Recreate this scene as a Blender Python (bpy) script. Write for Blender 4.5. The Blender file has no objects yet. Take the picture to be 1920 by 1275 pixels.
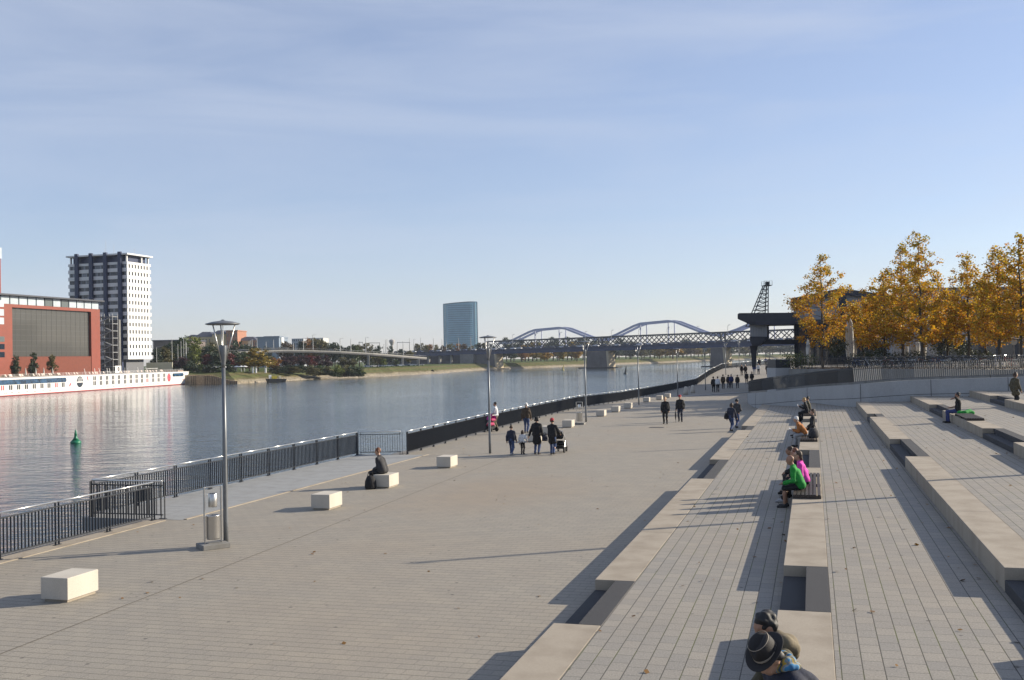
import bpy, math, random
import numpy as np
from mathutils import Vector, Matrix
R=math.radians
SC=S=bpy.context.scene
COL=S.collection
rnd=random.Random(7)
# ------------------------------------------------------------------ camera and measuring rays
FOC,CX,CY,ROLL=1920.0,960.0,637.5,0.02
PITCH=math.atan(33.5/1920); HC=4.5
def ray(px,py):
    x=px-CX; y=-(py-CY); c,s=math.cos(ROLL),math.sin(ROLL)
    u=x*c+y*s; v=-x*s+y*c; cp,sp=math.cos(PITCH),math.sin(PITCH)
    return Vector((u,FOC*cp-v*sp,FOC*sp+v*cp))
def onz(px,py,z=0.0):
    d=ray(px,py); t=(z-HC)/d.z; return Vector((0,0,HC))+d*t
def aty(px,py,Y):
    d=ray(px,py); t=Y/d.y; return Vector((0,0,HC))+d*t
def zat(px,py,Y): return aty(px,py,Y).z
def sm(a,b,x):
    t=min(1,max(0,(x-a)/(b-a))); return t*t*(3-2*t)
def zg(Y): return -0.35*sm(85,115,Y)+1.85*sm(148,200,Y)
def hit(px,py):
    z=0
    for _ in range(25):
        p=onz(px,py,z) if HC-z>0.05 else aty(px,py,200)
        z=z*0.5+zg(p.y)*0.5
    return onz(px,py,z)
D=Vector((.2807,.9598,0)); N=Vector((.9598,-.2807,0))
def W(p,q,z=0.0): return N*p+D*q+Vector((0,0,z))
def pq(x,y): return (x*N.x+y*N.y, x*D.x+y*D.y)
# ------------------------------------------------------------------ materials
def newmat(name):
    m=bpy.data.materials.new(name); m.use_nodes=True
    nt=m.node_tree; b=nt.nodes['Principled BSDF']; return m,nt,b
def nd(nt,t,**k):
    n=nt.nodes.new(t)
    for a,v in k.items():
        if a in n.inputs.keys() if False else False: pass
        setattr(n,a,v)
    return n
def lk(nt,a,b): nt.links.new(a,b)
def rgba(c): return (c[0],c[1],c[2],1)
MATS={}
def mat(name,c,rough=.8,var=.12,scale=6,metal=0,bump=0,spec=None,bscale=None):
    if name in MATS: return MATS[name]
    m,nt,b=newmat(name)
    b.inputs['Roughness'].default_value=rough; b.inputs['Metallic'].default_value=metal
    if spec is not None: b.inputs['Specular IOR Level'].default_value=spec
    tc=nd(nt,'ShaderNodeTexCoord'); nz=nd(nt,'ShaderNodeTexNoise')
    nz.inputs['Scale'].default_value=scale; nz.inputs['Detail'].default_value=5; nz.inputs['Roughness'].default_value=.65
    lk(nt,tc.outputs['Object'],nz.inputs['Vector'])
    r=nd(nt,'ShaderNodeValToRGB'); r.color_ramp.elements[0].position=.3; r.color_ramp.elements[1].position=.7
    r.color_ramp.elements[0].color=rgba([x*(1-var) for x in c]); r.color_ramp.elements[1].color=rgba([min(1,x*(1+var)) for x in c])
    lk(nt,nz.outputs['Fac'],r.inputs['Fac']); lk(nt,r.outputs['Color'],b.inputs['Base Color'])
    if bump:
        n2=nd(nt,'ShaderNodeTexNoise'); n2.inputs['Scale'].default_value=bscale or scale*4; n2.inputs['Detail'].default_value=4
        lk(nt,tc.outputs['Object'],n2.inputs['Vector'])
        bp=nd(nt,'ShaderNodeBump'); bp.inputs['Strength'].default_value=bump; bp.inputs['Distance'].default_value=.02
        lk(nt,n2.outputs['Fac'],bp.inputs['Height']); lk(nt,bp.outputs['Normal'],b.inputs['Normal'])
    MATS[name]=m; return m
def leafmat(name,cols,trans=.35,byz=False):
    if name in MATS: return MATS[name]
    m,nt,b=newmat(name)
    g=nd(nt,'ShaderNodeNewGeometry'); r=nd(nt,'ShaderNodeValToRGB')
    tc=nd(nt,'ShaderNodeTexCoord'); nz=nd(nt,'ShaderNodeTexNoise'); nz.inputs['Scale'].default_value=.55; nz.inputs['Detail'].default_value=2
    lk(nt,tc.outputs['Object'],nz.inputs['Vector'])
    ad=nd(nt,'ShaderNodeMath',operation='MULTIPLY_ADD'); ad.inputs[1].default_value=.55
    mr=nd(nt,'ShaderNodeMapRange'); mr.inputs['From Min'].default_value=.3; mr.inputs['From Max'].default_value=.7; mr.inputs['To Max'].default_value=.45
    lk(nt,nz.outputs['Fac'],mr.inputs['Value'])
    lk(nt,g.outputs['Random Per Island'],ad.inputs[0])
    if byz:   # lower leaves have turned further than the tops
        ad.inputs[1].default_value=.5; mr.inputs['To Max'].default_value=.28; sz=nd(nt,'ShaderNodeSeparateXYZ'); lk(nt,tc.outputs['Object'],sz.inputs[0]); zr=nd(nt,'ShaderNodeMapRange'); zr.inputs['From Min'].default_value=2; zr.inputs['From Max'].default_value=11; zr.inputs['To Min'].default_value=.2; zr.inputs['To Max'].default_value=0; lk(nt,sz.outputs[2],zr.inputs['Value'])
        a2=nd(nt,'ShaderNodeMath',operation='ADD'); lk(nt,zr.outputs[0],a2.inputs[0]); lk(nt,mr.outputs['Result'],a2.inputs[1]); lk(nt,a2.outputs[0],ad.inputs[2])
    else: lk(nt,mr.outputs['Result'],ad.inputs[2])
    e=r.color_ramp.elements
    while len(e)<len(cols): e.new(.5)
    for i,c in enumerate(cols): e[i].position=i/(len(cols)-1); e[i].color=rgba(c)
    lk(nt,ad.outputs[0],r.inputs['Fac']); lk(nt,r.outputs['Color'],b.inputs['Base Color'])
    b.inputs['Roughness'].default_value=.55
    t=nd(nt,'ShaderNodeBsdfTranslucent'); lk(nt,r.outputs['Color'],t.inputs['Color'])
    mx=nd(nt,'ShaderNodeMixShader'); mx.inputs[0].default_value=trans
    lk(nt,b.outputs[0],mx.inputs[1]); lk(nt,t.outputs[0],mx.inputs[2])
    lk(nt,mx.outputs[0],nt.nodes['Material Output'].inputs['Surface'])
    MATS[name]=m; return m
def paving(name,c1,c2,mortar,moss,bw,bh,swap,joint):
    """stone courses in UV metres (u=p, v=q); joint = wide open joints between courses"""
    m,nt,b=newmat(name)
    uv=nd(nt,'ShaderNodeUVMap'); uv.uv_map='UVMap'; sp=nd(nt,'ShaderNodeSeparateXYZ'); lk(nt,uv.outputs[0],sp.inputs[0])
    cb=nd(nt,'ShaderNodeCombineXYZ')
    a,c=(sp.outputs[1],sp.outputs[0]) if swap else (sp.outputs[0],sp.outputs[1])
    lk(nt,a,cb.inputs[0]); lk(nt,c,cb.inputs[1])
    br=nd(nt,'ShaderNodeTexBrick'); lk(nt,cb.outputs[0],br.inputs['Vector'])
    br.offset=.43 if swap else .5; br.inputs['Scale'].default_value=1; br.inputs['Brick Width'].default_value=bw; br.inputs['Row Height'].default_value=bh
    br.inputs['Mortar Size'].default_value=.0075; br.inputs['Mortar Smooth'].default_value=.1; br.inputs['Bias'].default_value=-.1
    br.inputs['Color1'].default_value=rgba(c1); br.inputs['Color2'].default_value=rgba(c2); br.inputs['Mortar'].default_value=rgba(mortar if swap else (.19,.168,.135))
    def noise(s,d,v=None):
        n=nd(nt,'ShaderNodeTexNoise'); n.inputs['Scale'].default_value=s; n.inputs['Detail'].default_value=d; lk(nt,v or uv.outputs[0],n.inputs['Vector']); return n
    def mr(src,a0,a1,b0,b1):
        n=nd(nt,'ShaderNodeMapRange'); lk(nt,src,n.inputs['Value'])
        for k,x in zip(('From Min','From Max','To Min','To Max'),(a0,a1,b0,b1)): n.inputs[k].default_value=x
        return n.outputs['Result']
    def mixc(f,A,B,mode='MIX'):
        n=nd(nt,'ShaderNodeMix',data_type='RGBA',blend_type=mode)
        if isinstance(f,float): n.inputs[0].default_value=f
        else: lk(nt,f,n.inputs[0])
        for i,x in ((6,A),(7,B)):
            if isinstance(x,tuple): n.inputs[i].default_value=rgba(x)
            else: lk(nt,x,n.inputs[i])
        return n.outputs[2]
    col=br.outputs['Color']
    mid_=noise(.5,3); big=noise(.16,4); col=mixc(mr(big.outputs['Fac'],.45,.68,0,.4),col,(.34,.27,.185)); rs=nd(nt,'ShaderNodeVectorMath',operation='DISTANCE'); rn=nd(nt,'ShaderNodeVectorMath',operation='MULTIPLY_ADD'); lk(nt,mid_.outputs['Color'],rn.inputs[0]); rn.inputs[1].default_value=(2.5,2.5,0); lk(nt,uv.outputs[0],rn.inputs[2]); sc=nd(nt,'ShaderNodeVectorMath',operation='MULTIPLY'); lk(nt,rn.outputs[0],sc.inputs[0]); sc.inputs[1].default_value=(.30,.16,1); lk(nt,sc.outputs[0],rs.inputs[0]); rs.inputs[1].default_value=((-10.5+1.25)*.30,(33+1.25)*.16,0); col=mixc(mr(rs.outputs['Value'],.35,1.0,.45,0),col,(.33,.235,.14))
    mid=noise(1.3,5); col=mixc(mr(mid.outputs['Fac'],.35,.75,0,.28),col,(.17,.155,.14))
    fine=noise(38,4); col=mixc(.25,col,mixc(mr(fine.outputs['Fac'],.35,.65,0,1),(.10,.10,.10),(.42,.40,.37)))
    spot=nd(nt,'ShaderNodeTexVoronoi'); spot.inputs['Scale'].default_value=1.7; lk(nt,uv.outputs[0],spot.inputs['Vector'])
    col=mixc(mr(spot.outputs['Distance'],.045,.075,.7,0),col,(.05,.045,.04))
    hgt=br.outputs['Fac']
    # open joints between the courses
    dv=nd(nt,'ShaderNodeMath',operation='DIVIDE'); lk(nt,c,dv.inputs[0]); dv.inputs[1].default_value=bh
    fr=nd(nt,'ShaderNodeMath',operation='FRACT'); lk(nt,dv.outputs[0],fr.inputs[0])
    pp=nd(nt,'ShaderNodeMath',operation='PINGPONG'); lk(nt,fr.outputs[0],pp.inputs[0]); pp.inputs[1].default_value=.5
    jm=mr(pp.outputs[0],joint*.6,joint,1,0)
    mo=noise(.8,3); ms=mixc(mr(mo.outputs['Fac'],.48,.6,0,1),mortar,moss)
    col=mixc(jm,col,ms)
    lk(nt,col,b.inputs['Base Color']); b.inputs['Roughness'].default_value=.78; b.inputs['Specular IOR Level'].default_value=.35
    bp=nd(nt,'ShaderNodeBump'); bp.inputs['Strength'].default_value=.35; bp.inputs['Distance'].default_value=.01
    ah=nd(nt,'ShaderNodeMath',operation='MULTIPLY_ADD'); ah.inputs[1].default_value=-1; lk(nt,br.outputs['Fac'],ah.inputs[0]); lk(nt,fine.outputs['Fac'],ah.inputs[2])
    lk(nt,ah.outputs[0],bp.inputs['Height']); lk(nt,bp.outputs['Normal'],b.inputs['Normal'])
    return m
def concrete(name,c,panel=0,stain=.25,speck=60):
    m=mat(name,c,.85,.10,speck,bump=.15,bscale=speck*1.5)
    nt=m.node_tree; b=nt.nodes['Principled BSDF']; src=b.inputs['Base Color'].links[0].from_socket
    tc=nd(nt,'ShaderNodeTexCoord'); mp=nd(nt,'ShaderNodeMapping'); mp.inputs['Scale'].default_value=(1.1,1.1,.35); lk(nt,tc.outputs['Object'],mp.inputs[0])
    nz=nd(nt,'ShaderNodeTexNoise'); nz.inputs['Scale'].default_value=1.6; nz.inputs['Detail'].default_value=6; lk(nt,mp.outputs[0],nz.inputs['Vector'])
    r=nd(nt,'ShaderNodeMapRange'); r.inputs['From Min'].default_value=.42; r.inputs['From Max'].default_value=.72; r.inputs['To Max'].default_value=stain; lk(nt,nz.outputs['Fac'],r.inputs['Value'])
    mx=nd(nt,'ShaderNodeMix',data_type='RGBA'); lk(nt,r.outputs[0],mx.inputs[0]); lk(nt,src,mx.inputs[6]); mx.inputs[7].default_value=rgba((c[0]*.45,c[1]*.40,c[2]*.34))
    lk(nt,mx.outputs[2],b.inputs['Base Color'])
    return m
# ------------------------------------------------------------------ mesh building
def mesh_np(name,V,F):
    """V (n,3), F (m,4) all quads"""
    me=bpy.data.meshes.new(name); V=np.asarray(V,np.float32); F=np.asarray(F,np.int32)
    me.vertices.add(len(V)); me.vertices.foreach_set('co',V.ravel())
    k=F.shape[1]
    me.loops.add(F.size); me.loops.foreach_set('vertex_index',F.ravel())
    me.polygons.add(len(F)); me.polygons.foreach_set('loop_start',np.arange(0,F.size,k,dtype=np.int32)); 
    me.update(calc_edges=True); me.validate(); return me
class MB:
    def __init__(s,o=(0,0,0)): s.v=[]; s.f=[]; s.o=Vector(o); s.uv=None; s.mi=[]; s.cm=0
    def add(s,vs,fs):
        n=len(s.v); s.v+=[Vector(x) for x in vs]; s.f+=[[i+n for i in f] for f in fs]; s.mi+=[s.cm]*len(fs); return s
    def obox(s,c,ax,ay,az,sx,sy,sz):
        c=Vector(c); ax=Vector(ax)*sx/2; ay=Vector(ay)*sy/2; az=Vector(az)*sz/2
        vs=[c+ax*i+ay*j+az*k for k in(-1,1) for j in(-1,1) for i in(-1,1)]
        return s.add(vs,[[0,2,3,1],[4,5,7,6],[0,1,5,4],[2,6,7,3],[0,4,6,2],[1,3,7,5]])
    def box(s,x0,x1,y0,y1,z0,z1): return s.obox(((x0+x1)/2,(y0+y1)/2,(z0+z1)/2),(1,0,0),(0,1,0),(0,0,1),x1-x0,y1-y0,z1-z0)
    def beam(s,a,b,w,h,up=(0,0,1)):
        a=Vector(a); b=Vector(b); d=b-a; L=d.length
        if L<1e-6: return s
        d/=L; up=Vector(up); x=d.cross(up)
        if x.length<1e-4: x=d.cross(Vector((1,0,0)))
        x.normalize(); z=x.cross(d)
        return s.obox((a+b)/2,x,d,z,w,L,h)
    def cyl(s,a,b,r1,r2=None,n=10,cap=True):
        a=Vector(a); b=Vector(b); r2=r1 if r2 is None else r2; d=(b-a).normalized()
        x=d.cross(Vector((0,0,1)));
        if x.length<1e-4: x=Vector((1,0,0))
        x.normalize(); y=d.cross(x); vs=[];
        for c,r in((a,r1),(b,r2)):
            for i in range(n):
                t=2*math.pi*i/n; vs.append(c+x*r*math.cos(t)+y*r*math.sin(t))
        fs=[[i,(i+1)%n,n+(i+1)%n,n+i] for i in range(n)]
        if cap: fs+=[list(range(n))[::-1],list(range(n,2*n))]
        return s.add(vs,fs)
    def tube(s,pts,r,n=8):
        for a,b in zip(pts[:-1],pts[1:]): s.cyl(a,b,r,r,n)
        return s
    def lathe(s,c,prof,n=20,ax=None):
        c=Vector(c); vs=[];
        for r,z in prof:
            for i in range(n):
                t=2*math.pi*i/n; vs.append(c+Vector((r*math.cos(t),r*math.sin(t),z)))
        m=len(prof); fs=[[k*n+i,k*n+(i+1)%n,(k+1)*n+(i+1)%n,(k+1)*n+i] for k in range(m-1) for i in range(n)]
        fs+=[list(range(n))[::-1],list(range((m-1)*n,m*n))]
        return s.add(vs,fs)
    def prism(s,poly,z0,z1):
        n=len(poly); vs=[Vector((p[0],p[1],z0)) for p in poly]+[Vector((p[0],p[1],z1)) for p in poly]
        return s.add(vs,[list(range(n))[::-1],list(range(n,2*n))]+[[i,(i+1)%n,n+(i+1)%n,n+i] for i in range(n)])
    def extr(s,poly,vec):
        n=len(poly); vec=Vector(vec); vs=[Vector(p) for p in poly]+[Vector(p)+vec for p in poly]
        return s.add(vs,[list(range(n))[::-1],list(range(n,2*n))]+[[i,(i+1)%n,n+(i+1)%n,n+i] for i in range(n)])
    def build(s,name,m,parent=None,smooth=False,bevel=0,uvpq=False):
        me=bpy.data.meshes.new(name); me.from_pydata([tuple(v-s.o) for v in s.v],[],s.f)
        ms=m if isinstance(m,(list,tuple)) else [m]
        for x in ms: me.materials.append(x)
        if len(ms)>1: me.polygons.foreach_set('material_index',s.mi)
        if uvpq:
            u=me.uv_layers.new(name='UVMap')
            for l in me.loops:
                v=s.v[l.vertex_index]; u.data[l.index].uv=(v.x*N.x+v.y*N.y,v.x*D.x+v.y*D.y)
        if smooth: me.polygons.foreach_set('use_smooth',[True]*len(me.polygons))
        me.update(); o=bpy.data.objects.new(name,me); COL.objects.link(o)
        if parent is not None: o.parent=parent
        else: o.location=s.o
        if bevel:
            b=o.modifiers.new('b','BEVEL'); b.width=bevel; b.segments=2; b.limit_method='ANGLE'
        return o
def tag(o,label=None,cat=None,group=None,kind=None):
    if label: o['label']=label
    if cat: o['category']=cat
    if group: o['group']=group
    if kind: o['kind']=kind
    return o
def thing(name,label,cat,loc=(0,0,0),group=None):
    o=bpy.data.objects.new(name,None); COL.objects.link(o); o.location=loc; o.empty_display_size=.2
    return tag(o,label,cat,group)
def struct(o): o['kind']='structure'; return o
def dup(root,loc=None,rz=None,label=None,scale=None):
    c=root.copy(); COL.objects.link(c)
    if loc is not None: c.location=loc
    if rz is not None: c.rotation_euler=(0,0,rz)
    if scale is not None: c.scale=scale if hasattr(scale,'__len__') else (scale,)*3
    if label: c['label']=label
    for ch in list(root.children):
        d=ch.copy(); COL.objects.link(d); d.parent=c
        for g in list(ch.children):
            e=g.copy(); COL.objects.link(e); e.parent=d
    return c
# ------------------------------------------------------------------ common materials
STEEL=mat('brushed_steel',(.55,.54,.52),.32,.06,20,.9)
HAND=mat('handrail_steel',(.72,.71,.68),.28,.04,20,.85)
DARKM=mat('anthracite_metal',(.022,.026,.034),.5,.15,8,.2)
PICK=mat('grey_pickets',(.075,.08,.085),.42,.1,8,.5)
POLEM=mat('grey_lamp_paint',(.17,.18,.19),.42,.08,10,.4)
MASTM=mat('galvanised_mast',(.30,.31,.32),.5,.08,4,.4)
CONC=concrete('pale_bench_concrete',(.52,.48,.41),stain=.18,speck=45)
EDGE=concrete('seat_step_concrete',(.345,.297,.232),stain=.45,speck=55)
WHITEC=concrete('white_wall_concrete',(.37,.375,.375),stain=.15,speck=12)
DECKC=concrete('platform_concrete',(.28,.285,.28),stain=.3,speck=14)
QUAYC=concrete('quay_concrete',(.24,.235,.22),stain=.5,speck=9)
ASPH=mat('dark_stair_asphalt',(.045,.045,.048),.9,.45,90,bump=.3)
WHITE=mat('white_paint',(.78,.78,.77),.45,.03,3)
RED=mat('red_paint',(.45,.02,.02),.5,.05,5)
WOODD=mat('dark_slats',(.035,.024,.018),.6,.3,30)
GLASS=mat('dark_glass',(.02,.03,.045),.06,.1,2,0,spec=.8)
BLACK=mat('black_rubber',(.012,.012,.013),.7,.1,10)
PAVE=paving('promenade_paving',(.325,.288,.225),(.285,.256,.205),(.075,.065,.05),(.11,.10,.075),.36,.24,False,.032)
TPAVE=paving('terrace_paving',(.315,.283,.232),(.25,.233,.203),(.075,.068,.055),(.085,.095,.025),.36,.245,True,.032)
# ------------------------------------------------------------------ ground, water, sky
def promenade():
    Ys=[-8,0,10,20,30,40,50,60,70,80]+[83+3*i for i in range(48)]+[230,260,320,420]
    left=[(-8,-8.0*0+W(-18.6,-12).x),(10,None),(48.9,None)]
    def xl(Y):
        pts=[(-20,None),(49.5,-5.25),(62.8,-1.95),(89.8,5.4),(107.7,11.2),(131,19),(156,27.6),(199,40.5),(300,76),(420,120)]
        if Y<49.5:
            # p=-18.75 line
            q=(Y-N.y*-18.75)/D.y; return W(-18.75,q).x
        for (a,xa),(b,xb) in zip(pts[1:-1],pts[2:]):
            if a<=Y<=b: return xa+(xb-xa)*(Y-a)/(b-a)-.28
        return 120
    rows=[]; mb=MB()
    vs=[]; NX=14
    for Y in Ys:
        a=xl(Y); b=75 if Y<200 else 130
        for i in range(NX+1): vs.append((a+(b-a)*i/NX,Y,zg(Y)))
    fs=[[r*(NX+1)+i,r*(NX+1)+i+1,(r+1)*(NX+1)+i+1,(r+1)*(NX+1)+i] for r in range(len(Ys)-1) for i in range(NX)]
    mb.add(vs,fs); struct(mb.build('promenade',PAVE,uvpq=True))
    # quay wall under the edge
    q=MB(); top=[(xl(Y),Y,zg(Y)-.004) for Y in Ys]
    for (x,y,z),(x2,y2,z2) in zip(top[:-1],top[1:]):
        q.add([(x,y,z),(x2,y2,z2),(x2,y2,-6),(x,y,-6)],[[0,1,2,3]])
        q.add([(x,y,z),(x2,y2,z2),(x2-.35,y2,z2),(x-.35,y,z)],[[0,1,2,3]])
        q.add([(x-.35,y,z),(x2-.35,y2,z2),(x2-.35,y2,z2-.5),(x-.35,y,z-.5)],[[0,1,2,3]])
    tag(q.build('quay_wall',QUAYC),'concrete quay wall carrying the promenade above the river','wall')
promenade()
# river
def river():
    m,nt,b=newmat('river_water')
    b.inputs['Base Color'].default_value=(.022,.036,.042,1); b.inputs['Roughness'].default_value=.07; b.inputs['IOR'].default_value=1.33
    tc=nd(nt,'ShaderNodeTexCoord')
    def nz(sc,rot,s,det):
        mp=nd(nt,'ShaderNodeMapping'); mp.inputs['Scale'].default_value=sc; mp.inputs['Rotation'].default_value=(0,0,rot); lk(nt,tc.outputs['Object'],mp.inputs[0])
        n=nd(nt,'ShaderNodeTexNoise'); n.inputs['Scale'].default_value=s; n.inputs['Detail'].default_value=det; n.inputs['Roughness'].default_value=.6; lk(nt,mp.outputs[0],n.inputs['Vector']); return n
    a=nz((.55,1.0,1),.25,1.1,4); c=nz((.5,1,1),-.5,.16,3); p=nz((1,.35,1),.3,.02,3)
    mul=nd(nt,'ShaderNodeMath',operation='MULTIPLY_ADD'); lk(nt,c.outputs['Fac'],mul.inputs[0]); mul.inputs[1].default_value=1.6; lk(nt,a.outputs['Fac'],mul.inputs[2])
    mr=nd(nt,'ShaderNodeMapRange'); mr.inputs['From Min'].default_value=.35; mr.inputs['From Max'].default_value=.65; mr.inputs['To Min'].default_value=.14; mr.inputs['To Max'].default_value=.5; lk(nt,p.outputs['Fac'],mr.inputs['Value'])
    bp=nd(nt,'ShaderNodeBump'); lk(nt,mr.outputs[0],bp.inputs['Strength']); bp.inputs['Distance'].default_value=.35
    lk(nt,mul.outputs[0],bp.inputs['Height']); lk(nt,bp.outputs['Normal'],b.inputs['Normal'])
    mb=MB(); mb.add([(-900,-100,-3.5),(2500,-100,-3.5),(2500,4000,-3.5),(-900,4000,-3.5)],[[0,1,2,3]])
    struct(mb.build('river',m))
river()
BANK=[(-190,60,1),(-158,284,1),(-146,405,1),(-127,413.5,1),(-109,402.5,.3),(-102,427,0),(-90,480,0),(-68.7,507,0),(-41.5,569,0),(-30.7,656,0),(-20,700,0),(-6,745,0),(24,778,0),(62,853,0),(155,1024,0),(221,1181,0),(520,1600,0),(1400,2400,0)]
def far_ground():
    m,nt,b=newmat('far_bank')
    g=nd(nt,'ShaderNodeNewGeometry'); sp=nd(nt,'ShaderNodeSeparateXYZ'); lk(nt,g.outputs['Position'],sp.inputs[0])
    n=nd(nt,'ShaderNodeTexNoise'); n.inputs['Scale'].default_value=.22; n.inputs['Detail'].default_value=8; n.inputs['Roughness'].default_value=.7; lk(nt,g.outputs['Position'],n.inputs['Vector'])
    ad=nd(nt,'ShaderNodeMath',operation='MULTIPLY_ADD'); lk(nt,n.outputs['Fac'],ad.inputs[0]); ad.inputs[1].default_value=2.2; lk(nt,sp.outputs[2],ad.inputs[2])
    mr=nd(nt,'ShaderNodeMapRange'); mr.inputs['From Min'].default_value=-3.5; mr.inputs['From Max'].default_value=2.0; lk(nt,ad.outputs[0],mr.inputs['Value'])
    r=nd(nt,'ShaderNodeValToRGB'); lk(nt,mr.outputs[0],r.inputs['Fac']); e=r.color_ramp.elements
    cs=[(0,(.06,.055,.045)),(.22,(.30,.26,.20)),(.42,(.27,.23,.16)),(.5,(.14,.12,.06)),(.7,(.10,.115,.04)),(.85,(.13,.11,.05)),(1,(.075,.10,.03))]
    while len(e)<len(cs): e.new(.5)
    for i,(p,c) in enumerate(cs): e[i].position=p; e[i].color=rgba(c)
    n2=nd(nt,'ShaderNodeTexNoise'); n2.inputs['Scale'].default_value=2.2; n2.inputs['Detail'].default_value=4; lk(nt,g.outputs['Position'],n2.inputs['Vector'])
    n2.inputs['Roughness'].default_value=.8; n2.inputs['Scale'].default_value=.9; n2.inputs['Detail'].default_value=8; mx=nd(nt,'ShaderNodeMix',data_type='RGBA',blend_type='OVERLAY'); mx.inputs[0].default_value=.9; c2_=nd(nt,'ShaderNodeMapRange'); c2_.inputs['From Min'].default_value=.3; c2_.inputs['From Max'].default_value=.7; lk(nt,n2.outputs['Fac'],c2_.inputs['Value']); lk(nt,r.outputs[0],mx.inputs[6]); lk(nt,c2_.outputs[0],mx.inputs[7])
    lk(nt,mx.outputs[2],b.inputs['Base Color']); b.inputs['Roughness'].default_value=.95; b.inputs['Specular IOR Level'].default_value=.1
    # resample
    pts=[]
    for (x,y,k),(x2,y2,k2) in zip(BANK[:-1],BANK[1:]):
        L=math.hypot(x2-x,y2-y); n_=max(1,int(L/7))
        for i in range(n_): t=i/n_; pts.append((x+(x2-x)*t,y+(y2-y)*t,k+(k2-k)*t if not(k==1 and k2==1) else 1))
    pts.append(BANK[-1]); prof=[(0,-5,-5),(0,-3.45,.1),(3.5,-2.3,.2),(7,-1.3,.3),(15,.7,.5),(24,1.0,1.0),(60,1.0,1.0)]
    vs=[]; rr=random.Random(3); n0=len(pts)
    for i,(x,y,k) in enumerate(pts):
        a=pts[max(0,i-3)]; c=pts[min(n0-1,i+3)]; t=Vector((c[0]-a[0],c[1]-a[1],0)).normalized(); nl=Vector((-t.y,t.x,0))
        for j,(w,z,zq) in enumerate(prof):
            zz=z*(1-k)+zq*k; w2=w+(rr.uniform(-.8,.8) if 0<j<5 and k<.5 else 0)
            vs.append(Vector((x,y,0))+nl*w2*(1-.5*k)+Vector((0,0,zz+(rr.uniform(-.25,.25) if 0<j<5 and k<.5 else 0))))
        vs.append(Vector((x,y,0))+Vector((-.85,.52,0))*3200+Vector((0,0,1.0)))
    P=len(prof)+1
    fs=[[i*P+j,(i+1)*P+j,(i+1)*P+j+1,i*P+j+1] for i in range(n0-1) for j in range(P-1)]
    mb=MB(); mb.add(vs,fs); struct(mb.build('far_bank_ground',m,smooth=False))
far_ground()
# ------------------------------------------------------------------ terraces
SH=.37; PK=[-3.95,-.57,2.77,6.12,9.5,12.9]; QEND=[85.7,80.2,73.8,72.6,71.0,70]
NOT=[[(15.5,18.65),(34.4,40.7),(56.4,59.7)],[(15.5,18.75),(34.7,41.0),(57.0,60.1)],[(13.9,17.35),(34.9,41.7),(55.6,58.4)],[(15,18.2),(36.0,42.2),(54.6,60.5)],[(15,18.2),(36,42.4),(58.0,62.6)]]
NTH=['lowest','second','third','fourth','topmost']
def terraces():
    for k in range(5):
        z=SH*(k+1); p0=PK[k]; p1=PK[k+1] if k<4 else 24; q0=-1; q1=QEND[k]+(0 if k else .4)
        t=MB(); t.add([W(p0+.75,q0,z),W(p1+.1,q0,z),W(p1+.1,q1,z),W(p0+.75,q1,z)],[[0,1,2,3]])
        t.add([W(p0+.75,q0,z),W(p1+.1,q0,z),W(p1+.1,q0,-.2),W(p0+.75,q0,-.2)],[[0,1,2,3]])
        struct(t.build('terrace',TPAVE,uvpq=True))
        root=thing('seating_step','long pale concrete seating step, '+['lowest, along the promenade edge','second up, carrying the seated group in green and pink','third up, right of the mossy paving strip','fourth up, where a man in blue trousers sits','topmost, at the right edge by the standing woman'][k],'step',W(p0,20,SH*k),'concrete seating steps of the terrace')
        cuts=[q0]+[x for n in NOT[k] for x in n]+[q1]
        for i in range(0,len(cuts),2):
            a,b=cuts[i],cuts[i+1]; qq=a
            nseg=max(1,round((b-a)/5.2)); 
            for s in range(nseg):
                c0=a+(b-a)*s/nseg; c1=a+(b-a)*(s+1)/nseg
                m=MB(root.location); cc=W(p0+.372,(c0+c1)/2,z-.27+.003); m.obox(cc,N,D,(0,0,1),.744,c1-c0-.012,.54)
                m.build('concrete_slab',EDGE,root,bevel=.008)
        for (a,b) in NOT[k]:
            m=MB(root.location); m.obox(W(p0+.19,(a+b)/2,z-SH/2-.2),N,D,(0,0,1),.38,b-a-.02,.4)
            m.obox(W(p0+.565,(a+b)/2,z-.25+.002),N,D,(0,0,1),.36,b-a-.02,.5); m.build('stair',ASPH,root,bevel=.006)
terraces()
# ------------------------------------------------------------------ railing helpers
def bay_mesh(name,L,h,sp,bw,bd,rails,post,m):
    mb=MB()
    n=max(1,int(round(L/sp)))
    for i in range(n):
        x=(i+.5)*L/n; mb.box(x-bw/2,x+bw/2,-bd/2,bd/2,rails[0],rails[1] if not post else h)
    for z in rails: mb.box(0,L,-bd*.42,bd*.42,z-.015,z+.015)
    me=mb.build(name,m); COL.objects.unlink(me); d=me.data; bpy.data.objects.remove(me); return d
BAYL=2.0
BAL=bay_mesh('baluster_panel',BAYL,1.0,.118,.012,.042,(.12,.97),False,DARKM)
PKU=bay_mesh('picket_panel',BAYL,1.12,.17,.018,.05,(.16,.98),True,mat('dark_pickets',(.045,.047,.052),.45,.1,8,.4))
PKT=bay_mesh('picket_panel',BAYL,1.12,.135,.018,.085,(.16,.98),True,PICK)
_pm=MB()
for dx in(-.06,.06): _pm.box(dx-.007,dx+.007,-.025,.025,.0,1.07)
_pm.box(-.11,.11,-.05,.05,.0,.02)
_o=_pm.build('post',DARKM); POSTME=_o.data; COL.objects.unlink(_o); bpy.data.objects.remove(_o)
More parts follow.
